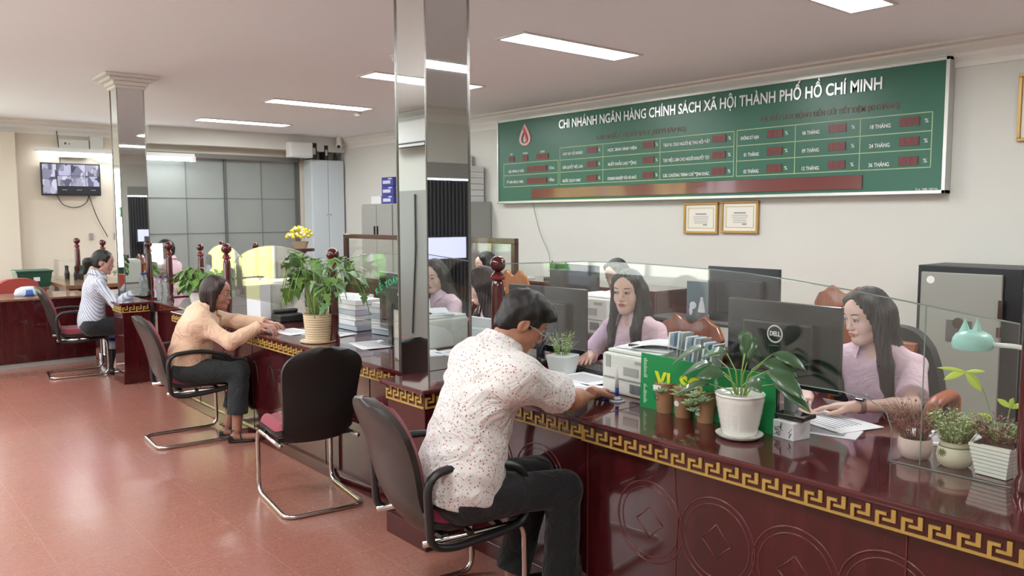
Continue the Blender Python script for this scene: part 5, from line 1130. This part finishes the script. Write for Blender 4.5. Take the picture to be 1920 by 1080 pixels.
def ik(S0, W0, l1, l2, hint):
    d = W0-S0; D = np.linalg.norm(d); D = min(D, (l1+l2)*.999); u = d/np.linalg.norm(d)
    a = (l1*l1-l2*l2+D*D)/(2*D); hh = math.sqrt(max(l1*l1-a*a, 0)); p = hint-u*(hint@u); p /= np.linalg.norm(p)+1e-9
    return S0+u*a+p*hh, S0+u*D
def hand_prims(w, fw, nrm, side, curl=.35, spread=.10, s=1.0, pen=False):
    """wrist w, direction fw, palm normal nrm (out of the palm), side +1 = thumb on the +lat side"""
    fw = fw/np.linalg.norm(fw); nrm = nrm-fw*(fw@nrm); nrm /= np.linalg.norm(nrm); lat = np.cross(fw, nrm)*side
    P = []; kn = []
    for i, (o, l) in enumerate(((.028, .086), (.010, .090), (-.010, .086), (-.028, .078))):
        k0 = w+fw*.012*s+lat*o*.55*s; k1 = w+fw*l*s+lat*o*s; kn.append((k1, o)); P.append(cone(k0, k1, .0145*s, .0115*s, .014))
    ln = [(.040, .024, .019), (.044, .028, .021), (.041, .026, .020), (.032, .020, .017)]
    for i, (k1, o) in enumerate(kn):
        p = k1; a = curl*(.7+.12*i); dr = fw+lat*(o/.028)*spread; dr /= np.linalg.norm(dr); r = (.0088, .0088, .0083, .0074)[i]*s
        for j, L_ in enumerate(ln[i]):
            d = dr*math.cos(a)+nrm*math.sin(a); q = p+d*L_*s; P.append(cone(p, q, r, r*.9, .004)); p = q; r *= .9; a += curl*(1.0 if j == 0 else .6)
    t0 = w+fw*.022*s+lat*.022*s; t1 = t0+(fw*.6+lat*.62+nrm*.25)*.040*s; t2 = t1+(fw*.9+lat*.2+nrm*.25)*.032*s; t3 = t2+(fw*.97+lat*-.05+nrm*.2)*.024*s
    P += [cone(t0, t1, .015*s, .0115*s, .012), cone(t1, t2, .0108*s, .0095*s, .004), cone(t2, t3, .0095*s, .0078*s, .004)]
    return P
def shirt_front(o, p, d):
    hit, q, n, i = o.ray_cast(Vector(p)+Vector(d)*.5, -Vector(d)); return tuple(q if hit else Vector(p)+Vector(d)*.12)
def person(name, label, loc, heading, sp):
    t = thing('person', label, 'person', loc, heading, sp.get('group')); g = sp.get
    hs = g('res', .0035); L = g('lean', .12); tl = g('torso', .50); fem = g('female', True); tw = g('twist', 0); ll = g('side', 0)
    Rt = rz(tw)@ry(ll)@rx(-L*.75); Rc = rz(tw)@ry(ll)@rx(-L*1.3)
    P0 = V(0, 0, g('seat', .46)+.085); Cc = P0+Rt@V(0, 0, tl*.56); N_ = Cc+Rc@V(0, 0, tl*.44)
    sw = g('shoulder', .165 if fem else .19)
    Rh = rz(g('hyaw', 0))@rx(-g('hpitch', .1))@ry(g('hroll', 0)); k = g('head', 1.0)
    nd = (Rc@V(0, 0, 1)*.6+Rh@V(0, .1, 1)*.4); nd /= np.linalg.norm(nd)
    H0 = N_+nd*.125*k+Rh@V(0, .022, 0.012)
    hp = lambda *a: H0+Rh@(V(*a)*k)
    def E(c, r, kk=.015, op='u', R2=None): return ell(hp(*c), V(*r)*k, Rh if R2 is None else Rh@R2, kk, op)
    sk = []
    # torso under the clothes
    tw_ = .9 if fem else 1.05
    sk += [ell(P0, V(.155, .11, .11)*tw_, Rt, .05), ell(P0+Rt@V(0, .0, .16), V(.115*tw_, .085*tw_, .14), Rt, .05), ell(Cc+Rc@V(0, .0, .04), V(.135*tw_, .095*tw_, .17), Rc, .05)]
    S_ = {}; arms = g('arms'); JE = {}; JW = {}
    for sd in (-1, 1):
        S0 = N_+Rc@V(sd*sw, .0, -.082)+V(0, g('shfwd', .0), 0); S_[sd] = S0
        sk.append(cone(N_+Rc@V(sd*.035, -.012, -.03), S0, .042*tw_, .042*tw_, .04))
    sk.append(cone(N_+Rc@V(0, -.008, -.05), H0+Rh@V(0, -.025, -.03)*k, .052 if fem else .062, .05 if fem else .06, .03))
    hd = []
    fl = 1 if fem else 1.06
    hd += [E((0, -.015, .03), (.074, .092, .083), .03), E((0, .022, -.035), (.056*fl, .060, .078), .03), E((0, .052, -.088), (.026*fl, .024, .020), .03),
           E((-.034, .045, -.03), (.026, .028, .032), .02), E((.034, .045, -.03), (.026, .028, .032), .02), E((0, .055, .035), (.05, .03, .04), .03)]
    hd += [cone(hp(-.045*fl, .01, -.075), hp(0, .055, -.095), .018*k, .016*k, .03), cone(hp(.045*fl, .01, -.075), hp(0, .055, -.095), .018*k, .016*k, .03)]
    hd += [E((-.031, .093, .006), (.017, .014, .011), .014, 's'), E((.031, .093, .006), (.017, .014, .011), .014, 's')]
    hd += [cone(hp(0, .078, .012), hp(0, .097, -.026), .0062*k, .0092*k, .012), E((0, .094, -.031), (.0105, .0105, .009), .008), E((-.012, .087, -.033), (.0065, .008, .0065), .007), E((.012, .087, -.033), (.0065, .008, .0065), .007)]
    hd += [E((0, .081, -.056), (.024, .012, .012), .012), E((0, .0895, -.0545), (.0185, .0065, .0045), .004), E((0, .0895, -.0635), (.016, .0065, .0052), .004), E((0, .098, -.0590), (.022, .008, .0011), .002, 's')]
    for sd in (-1, 1):
        hd += [E((sd*.077, -.006, -.008), (.009, .021, .031), .006, 'u', rx(-.15)), E((sd*.086, -.002, -.006), (.006, .011, .018), .006, 's')]
        hd += [E((sd*.031, .079, .0155), (.0165, .0085, .0055), .006)]       # upper lid
    armp = []; handp = []; sleeve = []; ua, fa = g('ua', .265), g('fa', .235); sl = g('sleeve', .62); slr = g('sleeve_r', .058)
    for sd, a in ((-1, arms[0]), (1, arms[1])):
        W0 = V(*a['w']); hint = V(*a.get('hint', (sd*.6, -.2, -1))); Ej, Wj = ik(S_[sd], W0, ua, fa, hint); JE[sd] = Ej; JW[sd] = Wj
        armp += [cone(S_[sd], Ej, .045*tw_, .036*tw_, .02), cone(Ej, Ej+(Wj-Ej)*.35, .037*tw_, .036*tw_, .015), cone(Ej+(Wj-Ej)*.3, Wj, .036*tw_, .0235*tw_, .015)]
        fd = V(*a['f']) if 'f' in a else (Wj-Ej)
        handp += [cone(Wj, Wj+fd/np.linalg.norm(fd)*.02, .023*tw_, .019*tw_, .012)]+hand_prims(Wj, fd, V(*a.get('n', (0, 0, -1))), sd*a.get('flip', 1)*-1, a.get('curl', .3), s=.98 if fem else 1.08)
        if sl is not None:
            kk_ = .03+.25*(g('loose', 1.0)-1)
            if sl <= 1:
                e = S_[sd]+(Ej-S_[sd])*sl; d = (Ej-S_[sd])/np.linalg.norm(Ej-S_[sd])
                sleeve.append(cone(S_[sd], e+d*.03, .050*tw_, slr, kk_, [(e, d)]))
            else:
                e = Ej+(Wj-Ej)*(sl-1); d = (Wj-Ej)/np.linalg.norm(Wj-Ej)
                sleeve += [cone(S_[sd], Ej, .054*tw_, slr*.92, kk_), cone(Ej, e+d*.02, slr*.92, slr*.72, .02, [(e, d)])]
    # legs
    legs = []; trou = []; shoes = []
    for sd in (-1, 1):
        q = g('feet', {}).get(sd, (sd*.1, .42)); hip = P0+V(sd*.09, .0, -.015); kn = V(*g('knees', {}).get(sd, (sd*.11, .43, .50))); an = V(q[0], q[1], .09)
        legs += [cone(hip, kn, .075, .050, .03), cone(kn, kn+(an-kn)*.4, .048, .05, .02), cone(kn+(an-kn)*.35, an, .048, .033, .02), cone(an+V(0, -.02, -.05), an+V(0, .13, -.06), .028, .024, .02)]
        tz = g('trouser_end', .16); e = kn+(an-kn)*((kn[2]-tz)/(kn[2]-.09)); d = (an-kn)/np.linalg.norm(an-kn)
        trou += [cone(hip, kn, .098, .070, .04), cone(kn, e+d*.03, .070, g('trouser_r', .062), .03, [(e, d)])]
        if g('shoes', True): shoes += [cone(an+V(0, -.045, -.055), an+V(0, .02, -.055), .036, .038, .02, [(V(0, 0, .003), V(0, 0, -1))]), cone(an+V(0, .02, -.058), an+V(0, .16, -.062), .039, .032, .02, [(V(0, 0, .003), V(0, 0, -1))])]
    # ---- skin: coarse body, fine head and hands taken from the same field
    allp = sk+armp+handp+legs+hd
    vs = []; fs = []; nb = 0; cutz = None
    def region(lo, hi, h, cuts=None):
        nonlocal nb
        F, ax = field(allp, lo, hi, h)
        if cuts: F = planes(F, ax, cuts)
        v, f = nets(F, ax, h, nb)
        if len(v): vs.append(v); fs.append(f); nb += len(v)
    lo, hi = bounds(sk+armp+legs, .02); nk = N_+nd*.03
    allp_full = allp
    allp = sk+armp+legs
    region(lo, hi, .011, [(nk, nd)])
    nb_head = nb
    allp = sk+hd; l2, h2 = bounds(hd, .012); region(np.minimum(l2, nk-.08), h2, hs, [(nk-nd*.004, -nd)])
    head_range = (nb_head, nb)
    allp = handp+armp
    for sd in (-1, 1):
        hpz = handp[:len(handp)//2] if sd == -1 else handp[len(handp)//2:]
        l3, h3 = bounds(hpz, .010); allp = hpz+armp; d = JW[sd]-JE[sd]; d = d/np.linalg.norm(d); region(l3, h3, max(.0035, hs), [(JW[sd]-d*.03, -d)])
    v = np.concatenate(vs); f = np.concatenate(fs)
    ctr = v[f].mean(1); lc = (ctr-H0)@Rh/k       # head coordinates
    mi = np.zeros(len(f), int)
    inl = (((lc-V(0, .0905, -.0588))/V(.0215, .010, .0095))**2).sum(1) < 1
    inl &= (lc[:, 1] > .084); mi[inl] = 1
    body = mesh_np('body', v, f, [sp['skin'], LIP if fem else mat('lips_male', '8d5c50', .4), BROW], t, mi)
    # eyes
    down = g('eyes_down', 0)
    for sd in (-1, 1):
        e = M(); T = Matrix(Rh.tolist()).to_4x4(); T.translation = Vector(H0)
        zz = .0055; cy = .0785
        e.sphere((0, 0, 0), 1, 14, 10); o = link('eye', e, EYEW, t, smooth=True); o.matrix_local = T @ Matrix.Translation((sd*.031*k, cy*k, zz*k)) @ Matrix.Rotation(-sd*.18, 4, 'Z') @ Matrix.Diagonal((.0142*k, .0088*k, (.0078-.003*down)*k, 1))
        e = M().sphere((0, 0, 0), 1, 12, 8); o2 = link('iris', e, IRIS, t, smooth=True); o2.matrix_local = T @ Matrix.Translation(((sd*.031+g('gaze', 0))*k, (cy+.0052)*k, (zz-.002*down)*k)) @ Matrix.Diagonal((.0068*k, .0048*k, (.0064-.002*down)*k, 1))
        e = M().tube([tuple(hp(sd*.031+.0155*math.cos(a_), cy+.0075-.006*abs(math.cos(a_))**2*1.0, zz-.0005-.0025*down+.0066*math.sin(a_))) for a_ in [PI*q/8 for q in range(9)]], .0011*k, 5); link('eyelashes', e, LASH, t)
        bw = M().tube([tuple(hp(sd*(.016+.036*q/6), .0905-.011*(q/6)**2*1.3, .0265+.0065*math.sin(PI*(.15+.65*q/6)))) for q in range(7)], [.0012, .0019, .0021, .002, .0018, .0014, .0008], 6); link('eyebrow', bw, BROW, t, smooth=True)
    # ---- hair
    hr = []; st = g('hair', 'long'); hm = g('hairmat', HAIR)
    if st in ('long', 'bob', 'tail'):
        hr += [E((0, -.017, .032), (.081, .099, .094), .02), E((0, -.040, -.03), (.076, .066, .085), .03)]
        for sd in (-1, 1): hr += [cone(hp(sd*.056, .03, .07), hp(sd*.072, .010, .0), .026*k, .015*k, .02)]
        hr += [E((0, .105, -.042), (.0625, .075, .096), .012, 's'), E((0, .115, .028), (.045, .06, .048), .02, 's'), E((0.004, .105, .062), (.026, .06, .040), .02, 's')]
        if g('part', True): hr += [cone(hp(.008, .10, .10), hp(.012, -.02, .135), .004*k, .004*k, .008, None, 's')]
    if st == 'tail':
        for sd in (-1, 1): hr += [E((sd*.084, .02, -.03), (.03, .035, .05), .01, 's')]
        hr += [E((0, -.06, -.09), (.10, .06, .035), .02, 's'), cone(hp(0, -.10, .0), hp(-.0, -.145, -.03), .030*k, .040*k, .01), cone(hp(0, -.145, -.03), hp(0, -.15, -.14), .040*k, .022*k, .02)]
    if st == 'bob':
        for sd in (-1, 1): hr += [cone(hp(sd*.074, .0, .02), hp(sd*.074, .008, -.115), .028*k, .02*k, .02)]
        hr += [cone(hp(-.045, -.06, 0), hp(-.045, -.055, -.13), .04*k, .024*k, .03), cone(hp(.045, -.06, 0), hp(.045, -.055, -.13), .04*k, .024*k, .03), cone(hp(0, -.075, 0), hp(0, -.06, -.135), .04*k, .022*k, .03)]
    if st == 'long':
        for sd in (-1, 1):
            fr = g('front', {}).get(sd, True); a0 = hp(sd*.068, .003, .02); a1 = hp(sd*.074, .000, -.085)
            b1 = N_+Rc@V(sd*.085, .085 if fr else -.04, -.06); b2 = N_+Rc@V(sd*.09, .118 if fr else -.085, -g('hairlen', .20))
            hr += [cone(a0, a1, .021*k, .019*k, .02), cone(a1, b1, .020*k, .021, .035), cone(b1, b2, .021, .012, .035), cone(hp(sd*.06, -.04, 0), N_+Rc@V(sd*.075, -.02, -.05), .035, .035, .03)]
            hr += [cone(hp(sd*.077, .012, .0), (b1+b2)/2+Rc@V(-sd*.010, .004, 0), .014, .015, .03), cone(hp(sd*.066, -.02, .0), b2+Rc@V(sd*.012, -.02, .03), .018, .013, .03)]
        hr += [cone(hp(0, -.075, 0), N_+Rc@V(0, -.085, -.1), .045, .045, .04), cone(hp(-.04, -.07, 0), N_+Rc@V(-.05, -.085, -.15), .04, .035, .04), cone(hp(.04, -.07, 0), N_+Rc@V(.05, -.085, -.15), .04, .035, .04)]
    if st == 'short':
        hr += [E((0, -.016, .040), (.085, .102, .092), .02), E((0, .02, .094), (.062, .072, .030), .03), E((0, -.055, -.02), (.074, .052, .07), .02), cone(hp(-.03, .075, .085), hp(.04, .08, .08), .024*k, .022*k, .02)]
        for sd in (-1, 1): hr += [E((sd*.088, .01, -.022), (.026, .034, .042), .01, 's'), cone(hp(sd*.072, .025, .03), hp(sd*.075, .022, -.005), .010*k, .006*k, .01)]
        hr += [E((0, .11, -.035), (.075, .075, .092), .012, 's'), E((0, -.04, -.115), (.09, .07, .035), .02, 's')]
    c0 = H0.copy()
    def hd_disp(X, Y, Z):
        an = np.arctan2(Y-c0[1], X-c0[0])
        if st == 'short': return .0035*np.sin(60*X+22*Z+3*np.sin(40*Y))*np.sin(50*Y-30*Z)+.0015*np.sin(140*X+60*Y)*np.sin(110*Z+50*Y)
        return .0016*np.sin(34*an+4*np.sin(9*Z))+.0012*np.sin(71*an+6*Z*3)
    sdf_mesh('hair', hr, max(hs, .0038), [hm], t, hd_disp)
    # ---- shirt
    ho = g('hem', -.05); sh = []; lo_ = g('loose', 1.0)
    q = 1.13 if fem else 1.16
    sh += [ell(P0+Rt@V(0, 0, .03), V(.168, .125, .13)*tw_*(1+(lo_-1)*.15), Rt, .05), ell(P0+Rt@V(0, -.005, .16), V(.138*tw_, .105*tw_*(1+(lo_-1)*.7), .17*(1+(lo_-1)*.8))*lo_, Rt, .06+.12*(lo_-1)), ell(Cc+Rc@V(0, .0, .03), V(.155*tw_, .113*tw_, .175)*(1+(lo_-1)*.8), Rc, .05)]
    if fem: sh += [ell(Cc+Rc@V(sd*.062, .082, .03), V(.052, .042, .055), Rc, .04) for sd in (-1, 1)]
    sh += [ell(N_+Rc@V(0, -.008, -.125), V(.165*(sw/.165)**.7, .098, .125)*(1+(lo_-1)*.5), Rc, .06), ell(P0+Rt@V(0, .0, .06), V(.168, .128, .26)*tw_*(1+(lo_-1)*.3), Rt, .06)]
    for sd in (-1, 1): sh.append(cone(N_+Rc@V(sd*.03, -.012, -.035), S_[sd], (.052+(lo_-1)*.05)*tw_, (.050+(lo_-1)*.05)*tw_, .045+.25*(lo_-1)))
    sh.append(cone(N_+Rc@V(0, -.014, -.07), N_+Rc@V(0, -.012, .0 if fem else .03), (.050 if fem else .062)+.014, (.050 if fem else .062)+.010, .03))
    nn = Rc@V(0, .25, 1); nn /= np.linalg.norm(nn); up = Rt@V(0, 0, 1)
    if fem: sh += [cone(N_+Rc@V(0, .060, .04), N_+Rc@V(0, .075, -.02), .045, .036, .008, None, 's'), cone(N_+Rc@V(0, .085, -.02), N_+Rc@V(0, .15, -.10), .043, .010, .006, None, 's')]
    sh.append(dict(t='p', op='p', cut=[(N_+Rc@V(0, 0, .016), nn)])); sh += sleeve
    wk = g('wrinkle', .003)
    def sd_disp(X, Y, Z): return wk*(.7*np.sin(30*Z+22*X+2.2*np.sin(11*Y+7*X))*np.sin(9*X+13*Y+1.5)+.5*np.sin(64*Z-42*X+25*Y)*np.sin(12*Y+8*Z))
    shirt = sdf_mesh('shirt', sh, .0065 if hs < .005 else .009, [sp['shirt']], t, sd_disp, [(P0+up*ho, -up)])
    if g('collar', True):
        cb = M(); r0 = (.058 if fem else .068)
        def cf(th, off):
            def fn(u, v):
                a = R_(-155+310*u); fr = abs(2*u-1)**3          # u=0,1 at the front opening; a=0 at the back
                r = r0+.012+off+v*(.022+.012*fr); z = .030-.026*fr-v*(.036+.022*fr)+ (.01*(1-v))
                return tuple(N_+Rc@V(r*math.sin(a)*1.04, -r*math.cos(a)*.98-.004, z+.012))
            return fn
        cb.solid(cf(0, 0), cf(0, .0035), 40, 6); link('collar', cb, sp['shirt'], shirt, smooth=True)
        if g('buttons', True):
            for i in range(4):
                b = M().sphere((0, 0, 0), .0055, 8, 6, (1, 1, 1)); p = shirt_front(shirt, Cc+Rc@V(.0, 0, .10-.07*i), Rc@V(0, 1, 0)); link('button', b, mat('button_pearl', 'e4dde2', .3), shirt, loc=tuple(p), smooth=True)
    if g('legs', True):
        sdf_mesh('trousers', [ell(P0, V(.172, .13, .115)*tw_, Rt, .04)]+trou, .010, [sp['pants']], t, lambda X, Y, Z: .003*np.sin(30*Y+16*Z)*np.sin(26*Z+20*X), [(P0+V(0, 0, .10), V(0, 0, 1))])
        if shoes:
            for sd in (0, 1): sdf_mesh('shoe', shoes[sd*2:sd*2+2], .006, [g('shoemat', SHOE)], t)
    if sl is not None and sl > 1 and g('cuffs', True):
        for sd in (-1, 1):
            e = JE[sd]+(JW[sd]-JE[sd])*(sl-1); d = Vector(JW[sd]-JE[sd]).normalized(); q_ = d.to_track_quat('Z', 'Y').to_matrix().to_4x4(); q_.translation = Vector(e)
            r_ = slr*.72; link('cuff', M().lathe([(r_*.9, -.035), (r_*1.12, -.033), (r_*1.08, .004), (r_*.95, .006), (r_*.8, .0)], n=20, T=q_), sp['shirt'], shirt, smooth=2)
    if g('glasses'):
        fm = mat('spectacle_frame', g('glasses'), .25, .6); gm = M()
        for sd in (-1, 1):
            c = (sd*.033, .103, -.002); ring_ = [tuple(hp(c[0]+.024*math.cos(a_), c[1]-.006*abs(math.cos(a_)), c[2]+.019*math.sin(a_))) for a_ in [2*PI*q_/20 for q_ in range(20)]]
            gm.tube(ring_, .0014, 5, closed=True); gm.tube([tuple(hp(sd*.056, .098, .004)), tuple(hp(sd*.078, .06, .006)), tuple(hp(sd*.082, -.005, .004))], .0013, 5)
        gm.tube([tuple(hp(-.010, .103, .003)), tuple(hp(0, .106, .005)), tuple(hp(.010, .103, .003))], .0013, 5)
        gl = link('spectacles', gm, fm, t)
    return t, dict(N=N_, H=H0, Rh=Rh, Rc=Rc, W=JW, E=JE, P0=P0, C=Cc)
# ------------------------------------------------------------ the people
def loc_(w, org, hd):      # world point -> person frame
    c, s = math.cos(-hd), math.sin(-hd); x, y = w[0]-org[0], w[1]-org[1]; return (x*c-y*s, x*s+y*c, w[2])
def ldir(d, hd): c, s = math.cos(-hd), math.sin(-hd); return (d[0]*c-d[1]*s, d[0]*s+d[1]*c, d[2] if len(d) > 2 else 0)
# man at the near counter
o, hd = (-2.50, 1.84), R_(-12)
man, J = person('person', 'man in white dotted short-sleeved shirt and glasses writing at the counter', (o[0], o[1], 0), hd, dict(skin=SKM, shirt=DOTS, pants=BLKC, female=False, loose=1.22, lean=.36, torso=.575, seat=.455, hyaw=-.35, hpitch=.62, hair='short', shoulder=.215,
    arms=[dict(w=loc_((-2.80, 2.42, .835), o, hd), hint=(-.8, .1, -.5), curl=.5, f=ldir((.3, .9, -.1), hd)), dict(w=loc_((-2.40, 2.50, .84), o, hd), hint=(1.2, -.3, -.8), curl=.75, f=ldir((-.35, .9, -.1), hd))],
    sleeve=.74, sleeve_r=.092, ua=.335, fa=.27, glasses='b9bcc0', hem=-.055, wrinkle=.006, feet={-1: (-.1, .30), 1: (.12, .40)}, res=.0033, buttons=False, trouser_end=.10, trouser_r=.075))
# woman in peach
o, hd = (-5.86, 1.93), R_(-24)
pw, J = person('person', 'woman in peach blouse and dark trousers leaning on the counter', (o[0], o[1], 0), hd, dict(skin=skin_mat('skin_warm', 'a0705e'), shirt=PEACH, pants=GRYC, loose=1.22, lean=.36, torso=.43, seat=.455, hyaw=-.25, hpitch=.15, hair='bob', hairmat=HAIRB,
    arms=[dict(w=loc_((-5.52, 2.47, .83), o, hd), hint=(-.5, .0, -.6), curl=.5, f=ldir((.9, .3, 0), hd)), dict(w=loc_((-5.45, 2.32, .84), o, hd), hint=(.6, -.1, -.8), curl=.5, f=ldir((.9, .35, 0), hd))],
    sleeve=1.92, sleeve_r=.060, collar=True, buttons=False, hem=-.09, wrinkle=.005, knees={-1: (-.08, .38, .50), 1: (.10, .36, .50)}, feet={-1: (-.02, .26), 1: (.14, .33)}, trouser_end=.20, trouser_r=.072, shoemat=SHOE, shoes=False, res=.0045))
for sd, (fx, fy) in ((-1, (-.02, .26)), (1, (.14, .33))):
    b = M(); b.prismz([(fx-.035, fy-.05), (fx+.035, fy-.05), (fx+.042, fy+.10), (fx+.02, fy+.165), (fx-.025, fy+.165), (fx-.042, fy+.10)], .0, .018); b.bb(fx-.025, fx+.025, fy-.06, fy-.02, 0, .05)
    s = link('sandal', b, SHOE, pw, bevel=.004); link('strap', M().tube([(fx-.036, fy+.03, .02), (fx-.02, fy+.02, .075), (fx+.02, fy+.02, .075), (fx+.036, fy+.03, .02)], .005, 6).tube([(fx-.03, fy-.03, .09), (fx, fy-.055, .10), (fx+.03, fy-.03, .09), (fx, fy+.03, .085)], .004, 6, closed=True), SHOE, s)
# woman in stripes
o, hd = (-8.86, 2.0), R_(-8)
sw_, J = person('person', 'woman in pale striped blouse with ponytail sitting at the far counter', (o[0], o[1], 0), hd, dict(skin=SKP, shirt=STRIPE, pants=BLKC, lean=.16, torso=.50, seat=.455, hyaw=-.3, hpitch=.22, hair='tail',
    arms=[dict(w=(-.10, .40, .84), curl=.5), dict(w=(.14, .38, .86), hint=(.6, -.1, -.8), curl=.6)], sleeve=1.85, sleeve_r=.058, hem=-.05, feet={-1: (-.06, .22), 1: (.08, .30)}, knees={-1: (-.09, .36, .50), 1: (.10, .36, .50)}, res=.006, buttons=False, trouser_end=.22))
# right teller
o, hd = (-1.645, 3.60), PI
ta, J = person('person', 'right teller, woman in pink uniform with long dark hair reading papers', (o[0], o[1], 0), hd, dict(skin=SKA, shirt=PINK, pants=BLKC, lean=.20, torso=.515, seat=.45, hyaw=-.42, hpitch=.24, hroll=.0, hair='long', hairmat=mat('hair_dark_brown', '241a17', .36, var=.35, vscale=9, bump=.35, bscale=40, stretch=(14, 14, 1)), front={-1: True, 1: False}, hairlen=.24,
    arms=[dict(w=loc_((-1.53, 3.11, .838), o, hd), hint=(-.9, -.2, -.4), curl=.22, f=ldir((-.92, -.25, -.1), hd)), dict(w=loc_((-1.78, 3.18, .83), o, hd), hint=(.8, -.1, -.6), curl=.4, f=ldir((.3, -.9, 0), hd))],
    sleeve=.80, sleeve_r=.066, eyes_down=.6, feet={-1: (-.1, .30), 1: (.1, .30)}, knees={-1: (-.1, .40, .50), 1: (.1, .40, .50)}, res=.0026, head=1.0))
W_ = J['W'][-1]; E_ = J['E'][-1]; ax_ = Vector(W_-E_).normalized(); q_ = ax_.to_track_quat('Z', 'Y').to_matrix().to_4x4(); q_.translation = Vector(W_)-ax_*.02
wt = link('wrist_watch', M().lathe([(.0275, -.010), (.029, -.010), (.029, .010), (.0275, .010)], n=24, T=q_), mat('watch_band', '8a6f66', .5), ta, smooth=2)
sc_ = Vector(W_)-ax_*.02+Vector((0, .0, .030)); link('watch_face', M().box(tuple(sc_), (.034, .038, .009)), BLACKG, wt, bevel=.003)
bg_ = link('badge', M().sphere((0, 0, 0), .008, 10, 6), mat('badge_rose', 'b06c88', .3), ta); bg_.location = shirt_front([c for c in ta.children if c.name.startswith('shirt')][0], J['C']+J['Rc']@V(-.085, 0, .09), J['Rc']@V(0, 1, 0))
# middle teller
o, hd = (-2.98, 3.50), PI+.0
tb, J = person('person', 'middle teller, woman in pink uniform with long black hair typing', (o[0], o[1], 0), hd, dict(skin=SKA, shirt=PINK, pants=BLKC, lean=.16, torso=.525, seat=.45, hyaw=.30, hpitch=.08, hair='long', hairmat=HAIR, front={-1: True, 1: True}, hairlen=.22,
    arms=[dict(w=loc_((-2.68, 3.14, .83), o, hd), curl=.4, f=ldir((-.5, -.8, 0), hd)), dict(w=loc_((-3.05, 3.16, .845), o, hd), hint=(.8, -.2, -.6), curl=.35, f=ldir((.45, -.9, -.1), hd))],
    sleeve=1.85, sleeve_r=.060, gaze=.003, feet={-1: (-.1, .30), 1: (.1, .30)}, knees={-1: (-.1, .40, .50), 1: (.1, .40, .50)}, res=.0028))
# clerk with glasses right of the near column
o, hd = (-4.10, 3.45), PI-.15
person('person', 'clerk with glasses and long brown hair looking down right of the near column', (o[0], o[1], 0), hd, dict(skin=SKA, shirt=PINK, pants=BLKC, lean=.24, torso=.51, seat=.45, hyaw=-.75, hpitch=.32, hair='long', hairmat=mat('hair_soft_brown', '33251f', .42, var=.35, vscale=9, bump=.35, bscale=40, stretch=(14, 14, 1)), front={-1: True, 1: True}, glasses='2a2422', eyes_down=.6,
    arms=[dict(w=(-.12, .36, .84)), dict(w=(.12, .36, .84))], sleeve=1.8, feet={-1: (-.1, .30), 1: (.1, .30)}, knees={-1: (-.1, .38, .50), 1: (.1, .38, .50)}, res=.0035))
# clerk behind middle teller
person('person', 'clerk with black hair half hidden behind the middle teller', (-4.33, 4.95, 0), PI, dict(skin=SKA, shirt=PINK, pants=BLKC, lean=.22, torso=.50, seat=.45, hyaw=.0, hpitch=.35, hair='bob', eyes_down=.6,
    arms=[dict(w=(-.12, .36, .83)), dict(w=(.12, .36, .83))], sleeve=1.8, res=.0045, buttons=False))
# distant clerk
person('person', 'distant clerk in pink uniform behind the near turned post', (-5.95, 4.85, 0), PI+.1, dict(skin=SKA, shirt=PINK, pants=BLKC, lean=.14, torso=.49, seat=.45, hyaw=-.35, hpitch=.15, hair='long', hairlen=.08,
    arms=[dict(w=(-.12, .36, .83)), dict(w=(.12, .36, .83))], sleeve=1.8, res=.0045, buttons=False))
# far clerk
person('person', 'far clerk with black hair and pink uniform between the left posts', (-10.4, 3.3, 0), PI-.9, dict(skin=SKA, shirt=PINK, pants=BLKC, lean=.1, torso=.53, seat=.47, hyaw=.6, hpitch=.1, hair='bob',
    arms=[dict(w=(-.12, .36, .83)), dict(w=(.12, .36, .83))], sleeve=1.8, res=.006, buttons=False))
